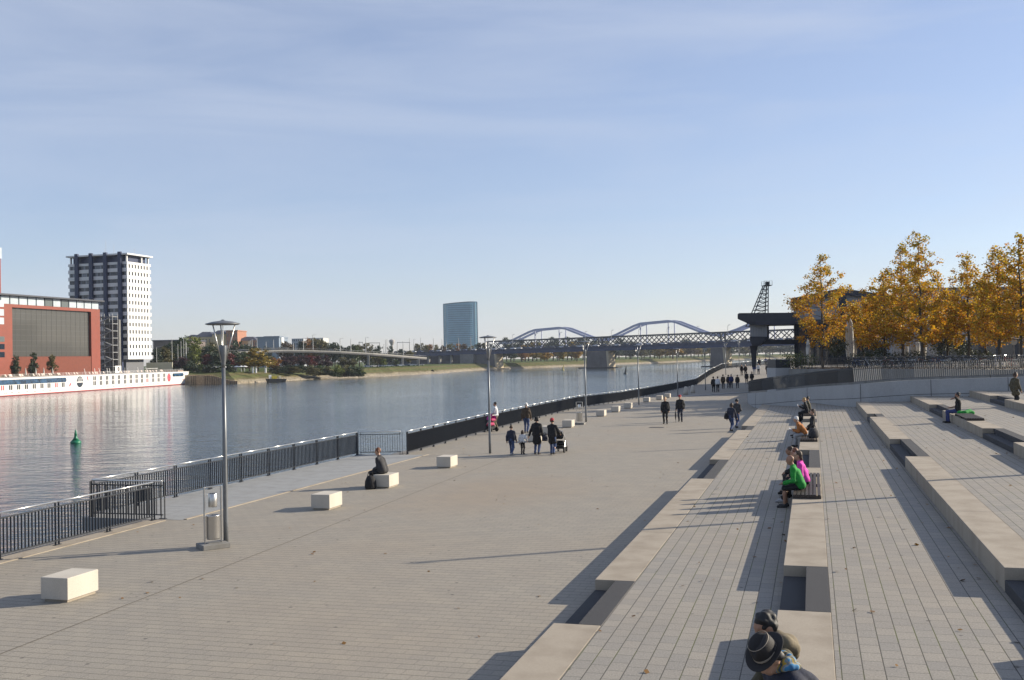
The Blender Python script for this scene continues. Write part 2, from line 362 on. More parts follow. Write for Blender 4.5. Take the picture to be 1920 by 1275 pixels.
def resample(pts,step):
    out=[Vector(pts[0])]; acc=[Vector(p) for p in pts]
    L=sum((b-a).length for a,b in zip(acc[:-1],acc[1:])); n=max(1,round(L/step)); st=L/n; need=st; 
    for a,b in zip(acc[:-1],acc[1:]):
        l=(b-a).length; pos=0
        while need<=l-pos+1e-6:
            pos+=need; out.append(a+(b-a)*(pos/l)); need=st
        need-=(l-pos)
    if (out[-1]-acc[-1]).length>st*.3: out.append(acc[-1])
    else: out[-1]=acc[-1]
    return out
def railing(label,pts,panel,group,handrail=True,cat='railing',name='railing'):
    P=resample(pts,BAYL); root=thing(name,label,cat,P[0],group)
    for a,b in zip(P[:-1],P[1:]):
        d=b-a; L=d.length; x=d/L; y=Vector((0,0,1)).cross(x).normalized(); z=x.cross(y)
        o=bpy.data.objects.new(panel.name,panel); COL.objects.link(o); o.parent=root
        M=Matrix((x*(L/BAYL),y,z)).transposed().to_4x4(); M.translation=a-P[0]; o.matrix_local=M
    if handrail:
        for i,a in enumerate(P):
            b=P[min(i+1,len(P)-1)]; c=P[max(0,i-1)]; d=(b-c); ang=math.atan2(d.y,d.x)
            o=bpy.data.objects.new('post',POSTME); COL.objects.link(o); o.parent=root; o.location=a-P[0]; o.rotation_euler=(0,0,ang)
        h=MB(P[0]); h.tube([p+Vector((0,0,1.1)) for p in P],.022,8); h.build('handrail',HAND,root,smooth=True)
    return root
G='anthracite railings along the river edge'
railing('near dark baluster railing with bright handrail at the left edge of the promenade',[W(-18.42,q) for q in (4,14,25.6)],BAL,G)
railing('short dark railing across the near end of the river platform',[W(-18.3,25.9),W(-20.75,25.9)],BAL,G)
railing('dark railing with bright handrail along the river side of the platform',[W(-20.8,26.0),W(-20.95,44.9)],BAL,G)
railing('short pale looking railing closing the far end of the platform',[W(-20.9,45.1),W(-18.95,45.55)],BAL,G)
r3=[(-5.1,49.0,0),(-1.75,62.8,0),(2.0,76.5,0),(5.65,89.8,zg(89.8)),(11.45,107.7,zg(107.7)),(19.2,131,zg(131)),(27.9,156,zg(156)),(34,177,zg(177)),(40.8,199,zg(199))]
railing('long dark railing curving away along the river and up the ramp',r3,BAL,G)
railing('far dark railing beyond the ramp end near the bridge pier',[(aty(1354,692,205).x,205,zat(1354,692,205)),(aty(1410,686,215).x,215,zat(1410,687,215)),(aty(1470,681,225).x,225,zat(1470,683,225))],BAL,G)
# platform over the water
def platform():
    root=thing('river_platform','pale concrete viewing platform jutting over the river behind the railing','platform',W(-19.6,35,0))
    q0=25.75
    while q0<45.3:
        q1=min(q0+2.45,45.45); m=MB(root.location); m.obox(W(-19.82,(q0+q1)/2,-.2+.004),N,D,(0,0,1),2.36,q1-q0-.02,.4); m.build('deck_slab',DECKC,root,bevel=.006); q0=q1
    m=MB(root.location)
    for q in (26.6,31,35.5,40,44.5): m.obox(W(-19.7,q,-.65),N,D,(0,0,1),1.9,.4,.44)
    m.build('bracket',QUAYC,root)
platform()
# kerb line between paving and edge
for a,b in ((5,25.6),(25.9,45.4)):
    m=MB(); m.obox(W(-18.05 if a<20 else -17.55,(a+b)/2,.012),N,D,(0,0,1),.10,b-a,.02); struct(m.build('kerb_line',EDGE))
m=MB(); m.add([W(-18.74,5,.006),W(-18.1,5,.006),W(-18.1,25.7,.006),W(-18.74,25.7,.006)],[[0,1,2,3]]); struct(m.build('edge_strip',EDGE))
m=MB(); m.add([W(-18.64,25.8,.005),W(-17.6,25.8,.005),W(-17.6,45.3,.005),W(-18.64,45.3,.005)],[[0,1,2,3]]); struct(m.build('edge_strip',DECKC))
# ------------------------------------------------------------------ street lamps
def lamp_proto():
    r=thing('street_lamp','x','street lamp',(0,0,0),'tall disc topped street lamps along the promenade')
    m=MB(); m.lathe((0,0,0),[(.062,0),(.062,.6),(.054,2.4),(.046,4.42)],14); m.build('pole',POLEM,r,smooth=True)
    m=MB(); m.lathe((0,0,0),[(.046,4.40),(.055,4.5),(.092,4.72),(.104,4.93),(.098,4.955),(.03,4.96)],18); m.build('lamp_head',POLEM,r,smooth=True)
    for i in range(3):
        t=R(90+120*i+25); c,s=math.cos(t),math.sin(t); m=MB(); m.cyl((.05*c,.05*s,4.52),(.31*c,.31*s,5.47),.011,.016,8); m.build('strut',STEEL,r,smooth=True)
    m=MB(); m.lathe((0,0,0),[(.02,5.46),(.38,5.465),(.43,5.485),(.42,5.50),(.25,5.545),(.06,5.57),(.02,5.60)],26); m.build('disc_reflector',POLEM,r,smooth=True)
    m=MB(); m.cyl((0,0,4.95),(0,0,5.48),.012,.012,6); m.build('stem',STEEL,r)
    return r
LAMPS=[((424,1022),'nearest street lamp with disc top, standing beside the steel litter bin'),((919,850),'second nearest street lamp, in front of the pink stroller by the railing'),((1099,791),'street lamp beside the far litter bin and concrete cubes'),((1198,759),'street lamp fourth along, right of the small concrete cubes'),((1271,743),'street lamp rising behind the man in the red cap'),((1323,731),'farther street lamp left of the standing crowd'),((1361,703),'far street lamp at the crowd under the bridge pier'),((1386,690),'farthest slim street lamp near the dark crane leg')]
lp=lamp_proto()
for i,((x,y),lab) in enumerate(LAMPS):
    P=hit(x,y); o=lp if i==0 else dup(lp); o.location=P; o.rotation_euler=(0,0,rnd.uniform(0,.6) if i else 0); o['label']=lab
# litter bins
def bin_proto():
    r=thing('litter_bin','x','litter bin',(0,0,0),'steel litter bins')
    for x in(-.21,.21):
        m=MB(); m.box(x-.014,x+.014,-.035,.035,.12,1.5); m.build('post',STEEL,r,bevel=.005)
    m=MB(); m.box(-.196,.196,-.03,.03,1.48,1.5); m.build('top_bar',STEEL,r)
    m=MB(); m.lathe((0,0,0),[(.155,.22),(.165,.25),(.165,.78),(.175,.80),(.15,.80),(.145,.6)],20); m.build('bin_drum',STEEL,r,smooth=True)
    m=MB(); m.lathe((0,0,0),[(.10,1.0),(.108,1.02),(.108,1.32),(.10,1.33),(.095,1.2)],18); m.build('ash_drum',STEEL,r,smooth=True)
    m=MB(); m.box(-.34,.34,-.27,.27,0,.12); m.build('base_slab',QUAYC,r,bevel=.01)
    return r
bp_=bin_proto(); P=onz(400,1027); bp_.location=(P.x,P.y,0); bp_.rotation_euler=(0,0,R(-16)+R(52)); bp_['label']='steel litter bin with ash drum on a stone slab by the nearest lamp'
P=onz(1087,796); dup(bp_,(P.x,P.y,0),R(-16),'small looking steel litter bin beside the third lamp')
# ------------------------------------------------------------------ concrete cubes
def cube_proto():
    r=thing('concrete_seat','x','concrete seat',(0,0,0),'pale concrete block seats along the promenade')
    m=MB(); m.box(-.31,.31,-.44,.44,.05,.47); m.build('block',CONC,r,bevel=.012)
    m=MB(); m.box(-.25,.27,-.40,.40,0,.05); m.build('plinth',EDGE,r)
    return r
cp=cube_proto()
CUB=[((127,1131),'nearest pale concrete block seat at the lower left'),((618,957),'concrete block seat between the bin and the seated man'),((730,916),'concrete block seat under the man in the dark jacket'),((845,878),'concrete block seat left of the second lamp'),((1010,829),'concrete block seat behind the boy and the girl'),((1033,815),'concrete block seat half hidden behind the women in black coats'),((1072,802),'concrete block seat just left of the far litter bin'),((1133,781),'concrete block seat right of the third lamp'),((1160,773),'concrete block seat between the third and fourth lamps'),((1183,766),'concrete block seat left beside the fourth lamp'),((1217,754),'bright concrete block seat just right of the fourth lamp'),((1241,750),'concrete block seat partly behind the blonde woman'),((1256,746),'farthest concrete block seat, between the elderly couple')]
for i,((x,y),lab) in enumerate(CUB):
    P=hit(x,y); o=cp if i==0 else dup(cp); o.location=Vector((P.x,P.y,P.z))+N*-.31+D*.44; o.rotation_euler=(0,0,R(-16.3)); o['label']=lab
# small bollards
def bollard():
    m=MB(); m.lathe((0,0,0),[(.30,0),(.29,.3),(.24,.75),(.15,.95),(.04,1.0)],16); return tag(m.build('bollard',CONC,smooth=True),'x','bollard','rounded stone bollards at the kerb')
b0=bollard()
for i,((x,y),lab) in enumerate([((1286,740),'rounded pale bollard right of the man in the red cap'),((1299,737),'rounded grey bollard in shade next to the railing bend')]):
    o=b0 if i==0 else dup(b0); o.location=hit(x,y); o['label']=lab
# drain lid and curb ribbon
m=MB(); a=onz(1231,801.5); m.obox(a+Vector((0,0,.004)),N,D,(0,0,1),.9,.75,.008); tag(m.build('drain_cover',ASPH),'dark rectangular drain cover in the paving before the elderly couple','drain cover')
m=MB(); ca=hit(1290,743.5); cb_=hit(1404,736); m.beam(ca+Vector((0,0,.03)),cb_+Vector((0,0,.03)),.5,.12); struct(m.build('kerb',WHITEC))

m=MB(); m.add([W(-12.07,4,.005),W(-12.045,4,.005),W(-13.925,60,.005),W(-13.95,60,.005)],[[0,1,2,3]]); struct(m.build('paving_joint',mat('joint_sand',(.12,.105,.085),.9)))
SKY_AIR,SKY_DUST,SKY_OZ,SKY_STR,HAZE,EXPO=1.0,0.3,2.6,.096,.00008,0.60
CIRRUS=(4.3,4.75,5.7,1); SKYTINT=(1.0,.935,1.03,1); VEIL=.30
# ------------------------------------------------------------------ ramp wall and upper plaza
WALL=[((1404,754),0,737),((1407,756),0,737),((1424,758),.37,736),((1470,756),.6,731),((1515,754.5),.74,726.5),((1560,757),.9,723.5),((1597,762),.92,721)]
def ramp_wall():
    # base plan (x,y) and top z along the curved wall
    pl=[]
    for (x,y),z,ty in [((1401.5,752),0,738),((1404,756),0,737.5),((1424,757.5),.37,736),((1514,754.5),.74,726.5),((1597,752.5),1.11,721),((1707,742.5),1.48,713),((1828,732.5),1.85,709)]:
        p=onz(x,y,z); pl.append((p.x,p.y,zat(x,ty,p.y)))
    pl[1]=(pl[1][0]+.0,pl[1][1],pl[1][2])
    a,b=Vector(pl[-2]),Vector(pl[-1]); d=(b-a); 
    for t in (1.0,2.2,4.0): e=b+d*t; pl.append((e.x,e.y,min(2.9,b.z+.12*t)))
    # smooth
    P=[Vector(p) for p in pl]; C=[]
    for i in range(len(P)-1):
        p0=P[max(0,i-1)];p1=P[i];p2=P[i+1];p3=P[min(len(P)-1,i+2)]
        for k in range(6):
            t=k/6; C.append(.5*((2*p1)+(-p0+p2)*t+(2*p0-5*p1+4*p2-p3)*t*t+(-p0+3*p1-3*p2+p3)*t**3))
    C.append(P[-1]); return C
RW=ramp_wall()
def wallmesh():
    root=thing('ramp_wall','long curved white concrete wall of the ramp behind the terraces','wall',RW[0])
    m=MB(RW[0]); T=.3
    offs=[]
    for i,p in enumerate(RW):
        a=RW[max(0,i-1)];c=RW[min(len(RW)-1,i+1)]; t=Vector((c.x-a.x,c.y-a.y,0)).normalized(); offs.append(Vector((-t.y,t.x,0)))
    vs=[]
    for p,o in zip(RW,offs):
        vs+=[Vector((p.x,p.y,-.3)),Vector((p.x,p.y,p.z)),Vector((p.x,p.y,p.z))+o*T,Vector((p.x,p.y,-.3))+o*T]
    n=len(RW); fs=[[i*4+j,(i+1)*4+j,(i+1)*4+j+1,i*4+j+1] for i in range(n-1) for j in range(3)]
    fs+=[[0,1,2,3]]
    m.add(vs,fs); m.build('wall',WHITEC,root)
    jm=MB(RW[0])
    for i in range(4,n,7):
        p=RW[i]-offs[i]*.004; a=RW[i-1]; d=(RW[i]-a); d.z=0; d.normalize(); jm.obox(Vector((p.x,p.y,(p.z-.3)/2)),d,offs[i],(0,0,1),.035,.01,p.z+.28)
    for i in range(n-1):
        a,b=RW[i]-offs[i]*.003,RW[i+1]-offs[i+1]*.003; za,zb=a.z-.95,b.z-.95
        if za>.1: jm.beam((a.x,a.y,za),(b.x,b.y,zb),.012,.03)
    jm.build('joint',ASPH,root)
    return offs
WO=wallmesh()
railing('grey picket railing on top of the curved white ramp wall',[p+o*.15 for p,o in zip(RW,WO)],PKT,'picket railings of the ramp',False)
PZ=2.9
edge=[aty(1481,692,96),aty(1560,695,93),aty(1640,697,88),aty(1740,697,82),aty(1860,697,75),Vector((43,67,2.9)),Vector((52,58,2.9))]
edge=[Vector((p.x,p.y,PZ)) for p in edge]
def plaza():
    # ramp surface between wall and plaza edge
    m=MB(); n=len(RW); E=resample(edge,(1)); 
    vs=[];k=n
    for i in range(k):
        p=RW[i]+WO[i]*.3; e=E[min(len(E)-1,int(i*(len(E)-1)/(k-1)))]; vs+=[Vector((p.x,p.y,p.z-.12)),Vector((e.x,e.y,max(.2,p.z-.12)))]
    m.add(vs,[[2*i,2*i+2,2*i+3,2*i+1] for i in range(k-1)]); struct(m.build('ramp',PAVE,uvpq=True))
    poly=[(p.x,p.y) for p in edge]+[(160,58),(160,300),(88,300),(37.6,131)]
    m=MB(); m.prism(poly,-.5,PZ); struct(m.build('plaza',PAVE,uvpq=True))
    m=MB(edge[0])
    for a,b in zip(edge[:-1],edge[1:]):
        d=(b-a); d.z=0; d.normalize(); y=Vector((d.y,-d.x,0)); L=(b-a).length
        m.obox((a+b)/2+y*.11+Vector((0,0,-1.45)),d,y,(0,0,1),L,.2,2.98)
    tag(m.build('plaza_wall',QUAYC,None),'white retaining wall under the upper picket fence by the bicycles','wall')
plaza()
railing('upper dark picket fence along the plaza in front of the parked bicycles',[p+Vector((.05,.3,0)) for p in edge],PKU,'picket railings of the ramp',False,'fence','picket_fence')
# white pillar with dark panel at the plaza corner
P=aty(1467,708,99)
r=thing('corner_pillar','broad white concrete pillar with dark scrawled panel on top at the plaza corner','pillar',(P.x,P.y,0))
m=MB(r.location); m.box(P.x-.75,P.x+.75,P.y-.4,P.y+3,zg(99)-.2,zat(1467,690,98.5)); m.build('pillar_block',WHITEC,r,bevel=.02)
m=MB(r.location); z0=zat(1467,690,98.5); m.box(P.x-.72,P.x+.72,P.y-.37,P.y+2.9,z0+.003,z0+.82); m.build('dark_panel',DARKM,r)
m=MB(r.location); g=random.Random(2); q=Vector((P.x+.1,P.y-.385,z0+.25))
for i in range(9):
    e=Vector((P.x+g.uniform(-.1,.6),P.y-.385,z0+g.uniform(.2,.65))); m.beam(q,e,.012,.03,(0,1,0)); q=e
m.build('scrawl',mat('scrawl_paint',(.12,.13,.17),.7),r)
# ------------------------------------------------------------------ leaf clouds and trees
def leaves_mesh(name,centres,per,sig,size,rng,flat=.5):
    C=np.repeat(np.asarray(centres),per,axis=0); n=len(C)
    C=C+rng.normal(0,1,(n,3))*np.asarray(sig)
    a=rng.normal(0,1,(n,3)); a[:,2]*=flat; a/=np.linalg.norm(a,axis=1,keepdims=True)
    t=rng.normal(0,1,(n,3)); b=np.cross(a,t); b/=np.linalg.norm(b,axis=1,keepdims=True)
    s=(size*rng.uniform(.6,1.35,n))[:,None]; nn=np.cross(a,b)
    V=np.stack([C-a*s*.5,C+b*s*.42+nn*s*.1,C+a*s*.55,C-b*s*.42+nn*s*.1],1).reshape(-1,3)
    return mesh_np(name,V,np.arange(n*4).reshape(-1,4))
BARK=mat('tree_bark',(.07,.06,.05),.9,.3,12,bump=.4)
PLANE=leafmat('plane_leaves',[(.08,.11,.015),(.22,.21,.02),(.46,.33,.022),(.56,.33,.02),(.52,.23,.015),(.42,.15,.012),(.16,.06,.01)],.5,True)
def plane_tree(x,Y,basez,h,rad,low,seed,label,spire=0.0,dens=1.0):
    g=np.random.default_rng(seed); rr=random.Random(seed); root=thing('plane_tree',label,'tree',(x,Y,basez),'young plane trees in gold autumn leaf on the plaza')
    m=MB(); pts=[Vector((0,0,0))]; k=9
    for i in range(1,k+1): pts.append(Vector((rr.gauss(0,.06),rr.gauss(0,.06),h*.97*i/k)))
    r0=.055+.007*h
    for i in range(k): m.cyl(pts[i],pts[i+1],r0*(1-i/k)**.8+.012,r0*(1-(i+1)/k)**.8+.012,8,False)
    cl=[]; nl=int(22*dens)+8
    for i in range(nl):
        t=(i+.5)/nl; z=low+(h*.93-low)*t; pr=float(np.interp(t,[0,.12,.3,.5,.7,.85,1],[.75,.97,1,.9,.66,.40,.14]))
        if t>.6 and spire>.3: pr*=.75+.5*rr.random()
        an=i*2.4+rr.uniform(-.4,.4); L=rad*pr*rr.uniform(.65,1.2); up=rr.uniform(.25,.75)
        s=Vector((0,0,z-L*up*.5)); e=Vector((math.cos(an)*L,math.sin(an)*L,z+L*up*.5)); mid=(s+e)/2+Vector((rr.gauss(0,.1),rr.gauss(0,.1),-.08*L))
        m.cyl(s,mid,.035,.022,5,False); m.cyl(mid,e,.022,.008,5,False)
        for q in range(int(1+3.0*L)):
            u=rr.uniform(.3,1.05); c=(s.lerp(mid,u*2) if u<.5 else mid.lerp(e,u*2-1)); c=c+Vector((rr.gauss(0,.28),rr.gauss(0,.28),rr.gauss(0,.22))); cl.append(c)
    for q in range(5): cl.append(Vector((rr.gauss(0,.22),rr.gauss(0,.22),h*rr.uniform(.88,1.0))))
    m.build('trunk',BARK,root,smooth=True)
    me=leaves_mesh('crown',cl,30,(.19,.19,.16),.18,g); me.materials.append(PLANE)
    o=bpy.data.objects.new('crown',me); COL.objects.link(o); o.parent=root; return root
TREES=[(1543,690,478,48,104,5.3,0,'leftmost golden plane tree, standing apart beside the crane building'),
(1660,690,512,44,100,5.2,0,'round golden plane tree right of the closed white parasols'),
(1694,690,455,42,98,5.4,.6,'golden plane tree with its tip just left of the tallest spire'),
(1729,690,434,52,92,5.2,1,'tallest golden plane tree with a thin bare spire'),
(1778,690,545,46,103,5.2,0,'low golden plane tree just right of the tallest one'),
(1818,690,478,50,95,5.3,.4,'olive topped plane tree between the tallest tree and the right edge group'),
(1850,690,530,42,101,5.3,0,'short golden plane tree behind the right hand group'),
(1876,690,456,40,88,5.3,.9,'slim olive gold plane tree near the right edge'),
(1916,690,440,56,84,5.2,.5,'broad golden plane tree cut by the right edge of the picture'),
(1975,690,450,60,90,5.2,.5,'golden plane tree just past the right edge'),
(1620,690,560,34,108,5.2,0,'small golden plane tree just right of the parasol bundle')]
for i,(x,by,ty,hw,Y,low,spi,lab) in enumerate(TREES):
    p=aty(x,690,Y); h=zat(x,ty,Y)-PZ
    plane_tree(p.x,Y,PZ,h,hw*Y/1920*1.27,low-PZ,40+i,lab,spi,1.25)
DARKL=leafmat('dark_hedge_leaves',[(.012,.018,.008),(.03,.045,.015),(.06,.075,.02)],.15)
def shrub(name,label,cat,x,Y,z,r,h,n,mm,seed,group=None,stem=0,size=.14):
    g=np.random.default_rng(seed); root=thing(name,label,cat,(x,Y,z),group)
    c=g.normal(0,1,(n,3)); c/=np.linalg.norm(c,axis=1,keepdims=True); c*=(g.uniform(.45,1,(n,1)))*np.array([r,r,h/2]); c[:,2]+=stem+h/2
    me=leaves_mesh('foliage',c,12,(r*.22,r*.22,h*.1),size,g); me.materials.append(mm); o=bpy.data.objects.new('foliage',me); COL.objects.link(o); o.parent=root
    m=MB(); m.cyl((0,0,0),(0,0,stem+h*.5),.05,.03,7); m.build('trunk' if stem else 'stem',BARK,root); return root
for i,(x,Y,r,h,stem,lab) in enumerate([(1571,101,1.1,1.7,1.1,'round dark clipped tree left of the parasol bundle'),(1650,103,1.0,1.5,1.2,'round dark clipped tree under the golden crowns near the grey wall'),(1765,104,1.3,2.2,1.0,'dark olive like tree beside the grey cafe wall'),(1800,106,1.2,2.0,.9,'dark olive like tree right of the grey cafe wall')]):
    p=aty(x,690,Y); shrub('clipped_tree',lab,'tree',p.x,Y,PZ,r,h,90,DARKL,70+i,'dark potted trees by the cafe',stem)
for i,(x,Y,lab) in enumerate([(1497,99,'green bushy hedge above the dark railing at the plaza corner'),(1620,99,'dark hedge behind the bicycles, left part'),(1655,100,'dark hedge behind the bicycles below the grey wall'),(1712,102,'dark hedge behind the bicycles right of the grey wall'),(1830,101,'dark hedge at the right behind the bicycles')]):
    p=aty(x,690,Y); shrub('hedge',lab,'hedge',p.x,Y,PZ,1.7,1.5,120,DARKL if i else leafmat('hedge_green',[(.02,.035,.01),(.06,.09,.02),(.10,.12,.03)],.2),80+i,'hedges on the cafe terrace')
# off picture trees and masts that throw their shadows into it
for i,(x,y,h,rad) in enumerate([(47,84,11,3.2),(54,76,11,3),(62,92,12,3.4),(50,98,11,3)]):
    plane_tree(x,y,PZ,h,rad,2.3,140+i,'golden plane tree on the plaza outside the right edge',.3,1.0)
def mast(x,y,z,h,lab):
    r=thing('lamp_mast',lab,'lamp mast',(x,y,z)); m=MB(); m.lathe((0,0,0),[(.12,0),(.07,h)],12); m.build('pole',POLEM,r,smooth=True)
    m=MB(); m.cyl((0,0,h),(.5,0,h+.05),.05,.04,8); m.build('arm',POLEM,r)
mast(17.3,28.4,SH*5,6.2,'tall lamp mast outside the right edge of the terraces, nearer one')
mast(36,56.5,PZ,9.5,'tall lamp mast outside the right edge by the plaza fence')
# ------------------------------------------------------------------ closed parasols
CLOTH=mat('parasol_cloth',(.52,.50,.46),.85,.06,14)
def parasol(x,Y,ty,by,w,lab):
    p=aty(x,by,Y); z1=zat(x,ty,Y); r=thing('closed_parasol',lab,'parasol',(p.x,Y,PZ),'closed parasols on the cafe terrace')
    m=MB(); m.cyl((0,0,0),(0,0,z1-PZ+.1),.035,.035,8); m.build('pole',STEEL,r)
    n=20; vs=[]; H=z1-PZ; prof=[(.55,.22),(1.0,.28),(1.7,.36),(2.3,.35),(H*.72,.33),(H*.93,.24),(H,.05)]
    for rr_,(zz,rr2) in enumerate(prof):
        for i in range(n):
            t=2*math.pi*i/n; q=rr2*w*.62*(1+.16*math.cos(t*8+rr_*.2)); vs.append((q*math.cos(t),q*math.sin(t),zz))
    m=MB(); m.add(vs,[[k*n+i,k*n+(i+1)%n,(k+1)*n+(i+1)%n,(k+1)*n+i] for k in range(len(prof)-1) for i in range(n)]+[list(range((len(prof)-1)*n,len(prof)*n))]); m.build('cloth',CLOTH,r,smooth=True)
for a in [(1591,107,604,690,1.0,'left closed pale parasol of the tall bundle'),(1597,105,598,690,1.15,'middle closed pale parasol, tallest of the bundle'),(1603,108,600,690,1.0,'right closed pale parasol of the tall bundle'),(1516,104,637,690,.9,'single small closed white parasol beside the crane building'),(1700,108,634,690,.9,'closed pale parasol before the grey wall, leftmost there'),(1714,107,628,690,1.0,'closed pale parasol before the grey wall, second there'),(1722,108,637,690,.9,'closed pale parasol before the grey wall, third there'),(1733,107,597,690,1.1,'tall closed pale parasol before the grey wall, rightmost there')]: parasol(*a)
# ------------------------------------------------------------------ cafe hall, crane-like building, lattice mast
DKW=mat('dark_cladding',(.028,.033,.045),.6,.15,2); GREYW=mat('grey_render',(.30,.31,.33),.85,.06,1.5); ROOFD=mat('dark_roof',(.03,.035,.05),.55,.12,3)
def hall():
    Y=134; r=thing('cafe_hall','large gabled grey hall with dark roof and piers behind the golden trees','building',aty(1560,690,Y))
    o=Vector(r.location); g=lambda x,y,dy=0: aty(x,y,Y+dy)
    A=g(1487,560);B=g(1572,541);Cc=g(1655,552);D2=g(1760,575); b0=PZ
    poly=[Vector((A.x,Y,b0)),Vector((D2.x,Y,b0)),Vector((D2.x,Y,D2.z-.6)),Vector((Cc.x,Y,Cc.z-.6)),Vector((B.x,Y,B.z-.7)),Vector((A.x,Y,A.z-.7))]
    m=MB(o); m.extr(poly,(8.4,28.8,0)); m.build('wall',GREYW,r)
    m=MB(o)
    for a,b in((A,B),(B,Cc),(Cc,D2)):
        a2=a+Vector((-.5 if a is A else 0,0,0)); m.extr([Vector((a2.x,Y-.7,a.z-.75)),Vector((b.x,Y-.7,b.z-.75)),Vector((b.x,Y-.7,b.z)),Vector((a2.x,Y-.7,a.z))],(8.9,30.5,0))
    m.build('roof',ROOFD,r)
    m=MB(o)
    for x in (1580,1640): p=g(x,600); m=MB(o); m.box(p.x-.45,p.x+.45,Y-.25,Y,b0,g(x,556).z); m.build('pier',DKW,r)
    # dark lower wing with flat roof
    w=thing('cafe_wing','low dark cafe wing with flat roof in front of the hall','building',aty(1600,690,124)); o2=Vector(w.location)
    a=aty(1497,600,124);b=aty(1685,601,124); m=MB(o2); m.extr([(a.x,124,PZ),(b.x,124,PZ),(b.x,124,a.z-.5),(a.x,124,a.z-.5)],(2.4,8.4,0)); m.build('wall',DKW,w)
    m=MB(o2); m.extr([(a.x-.4,123.4,a.z-.48),(b.x+.4,123.4,a.z-.48),(b.x+.4,123.4,a.z),(a.x-.4,123.4,a.z)],(2.7,9.4,0)); m.build('roof',ROOFD,w)
    m=MB(o2)
    for x in range(1505,1685,14): p=aty(x,640,123.98); m.box(p.x-.35,p.x+.35,123.93,124.0,PZ+.3,a.z-1.2)
    m.build('window',GLASS,w)
    d=aty(1611,575,131); dm=thing('dormer','small white gabled dormer on the hall front','dormer',d)
    m=MB(d); m.extr([d+Vector((-.55,0,-1)),d+Vector((.55,0,-1)),d+Vector((.55,0,0)),d+Vector((0,0,.5)),d+Vector((-.55,0,0))],(0,2.8,0)); m.build('wall',WHITEC,dm)
    m=MB(d); m.box(d.x-.28,d.x+.28,d.y-.03,d.y,d.z-.75,d.z-.1); m.build('window',GLASS,dm)
    w=thing('grey_pavilion','plain pale grey pavilion wall right of the parasols under the trees','building',aty(1715,690,114)); o3=Vector(w.location)
    a=aty(1672,628,114);b=aty(1757,628,114); m=MB(o3); m.box(a.x,b.x,114,120,PZ+.9,a.z); m.build('wall',GREYW,w); m=MB(o3); m.box(a.x-.05,b.x+.05,113.93,120.05,PZ,PZ+.9); m.build('plinth',DKW,w)
    w=thing('dark_pavilion','dark low building behind the trees at the right edge','building',aty(1850,690,125)); o3=Vector(w.location)
    a=aty(1757,640,125);b=aty(2050,640,125); m=MB(o3); m.box(a.x,b.x,125,133,PZ,a.z); m.build('wall',DKW,w); m=MB(o3)
    for i in range(9): x=a.x+1.5+i*2.1; m.box(x,x+1.4,124.95,125,PZ+.4,PZ+2.6)
    m.build('window',GLASS,w)
hall()
def crane_building():
    Y=128; r=thing('crane_building','dark cantilevered canopy building with a crane leg over the promenade','building',aty(1440,690,Y)); o=Vector(r.location)
    g=lambda x,y: aty(x,y,Y)
    def ext(name,pts,dep,m_,y0=0):
        m=MB(o); m.extr([g(*p)+Vector((0,y0,0)) for p in pts],(dep*.28,dep*.96,0)); return m.build(name,m_,r)
    ext('canopy_roof',[(1383,589),(1383,598),(1407,609),(1500,607),(1500,586),(1386,587)],9,DKW)
    ext('beam',[(1415,602),(1500,600),(1500,608),(1415,610)],.3,ROOFD,-.35)
    ext('cabin',[(1408,609),(1440,608),(1440,631),(1408,631)],6,GREYW,.5)
    m=MB(o)
    for x in np.linspace(1410,1434,9): a=g(x,612)+Vector((0,.46,0)); b=g(x,630)+Vector((0,.46,0)); m.beam(a,b,.08,.06)
    m.build('cabin_rib',WHITEC,r)
    ext('cabin_floor',[(1407,631.2),(1440,631.2),(1440,634),(1434,640),(1424,648),(1411,648),(1407,638)],6,DKW,.3)
    ext('cross_beam',[(1424,636),(1495,636),(1495,645),(1424,645)],2,DKW,1)
    ext('leg',[(1410,648),(1425,648),(1422,660),(1421,689),(1414,689),(1413,668)],1.2,DKW,1.2)
    ext('column',[(1491,606),(1498,606),(1498,692),(1491,692)],1.5,DKW,.2)
    m=MB(o)
    for x in(1499,): m.cyl(g(x,612)+Vector((0,-.1,0)),g(x,690)+Vector((0,-.1,0)),.07,.07,8)
    m.build('downpipe',WHITEC,r)
crane_building()
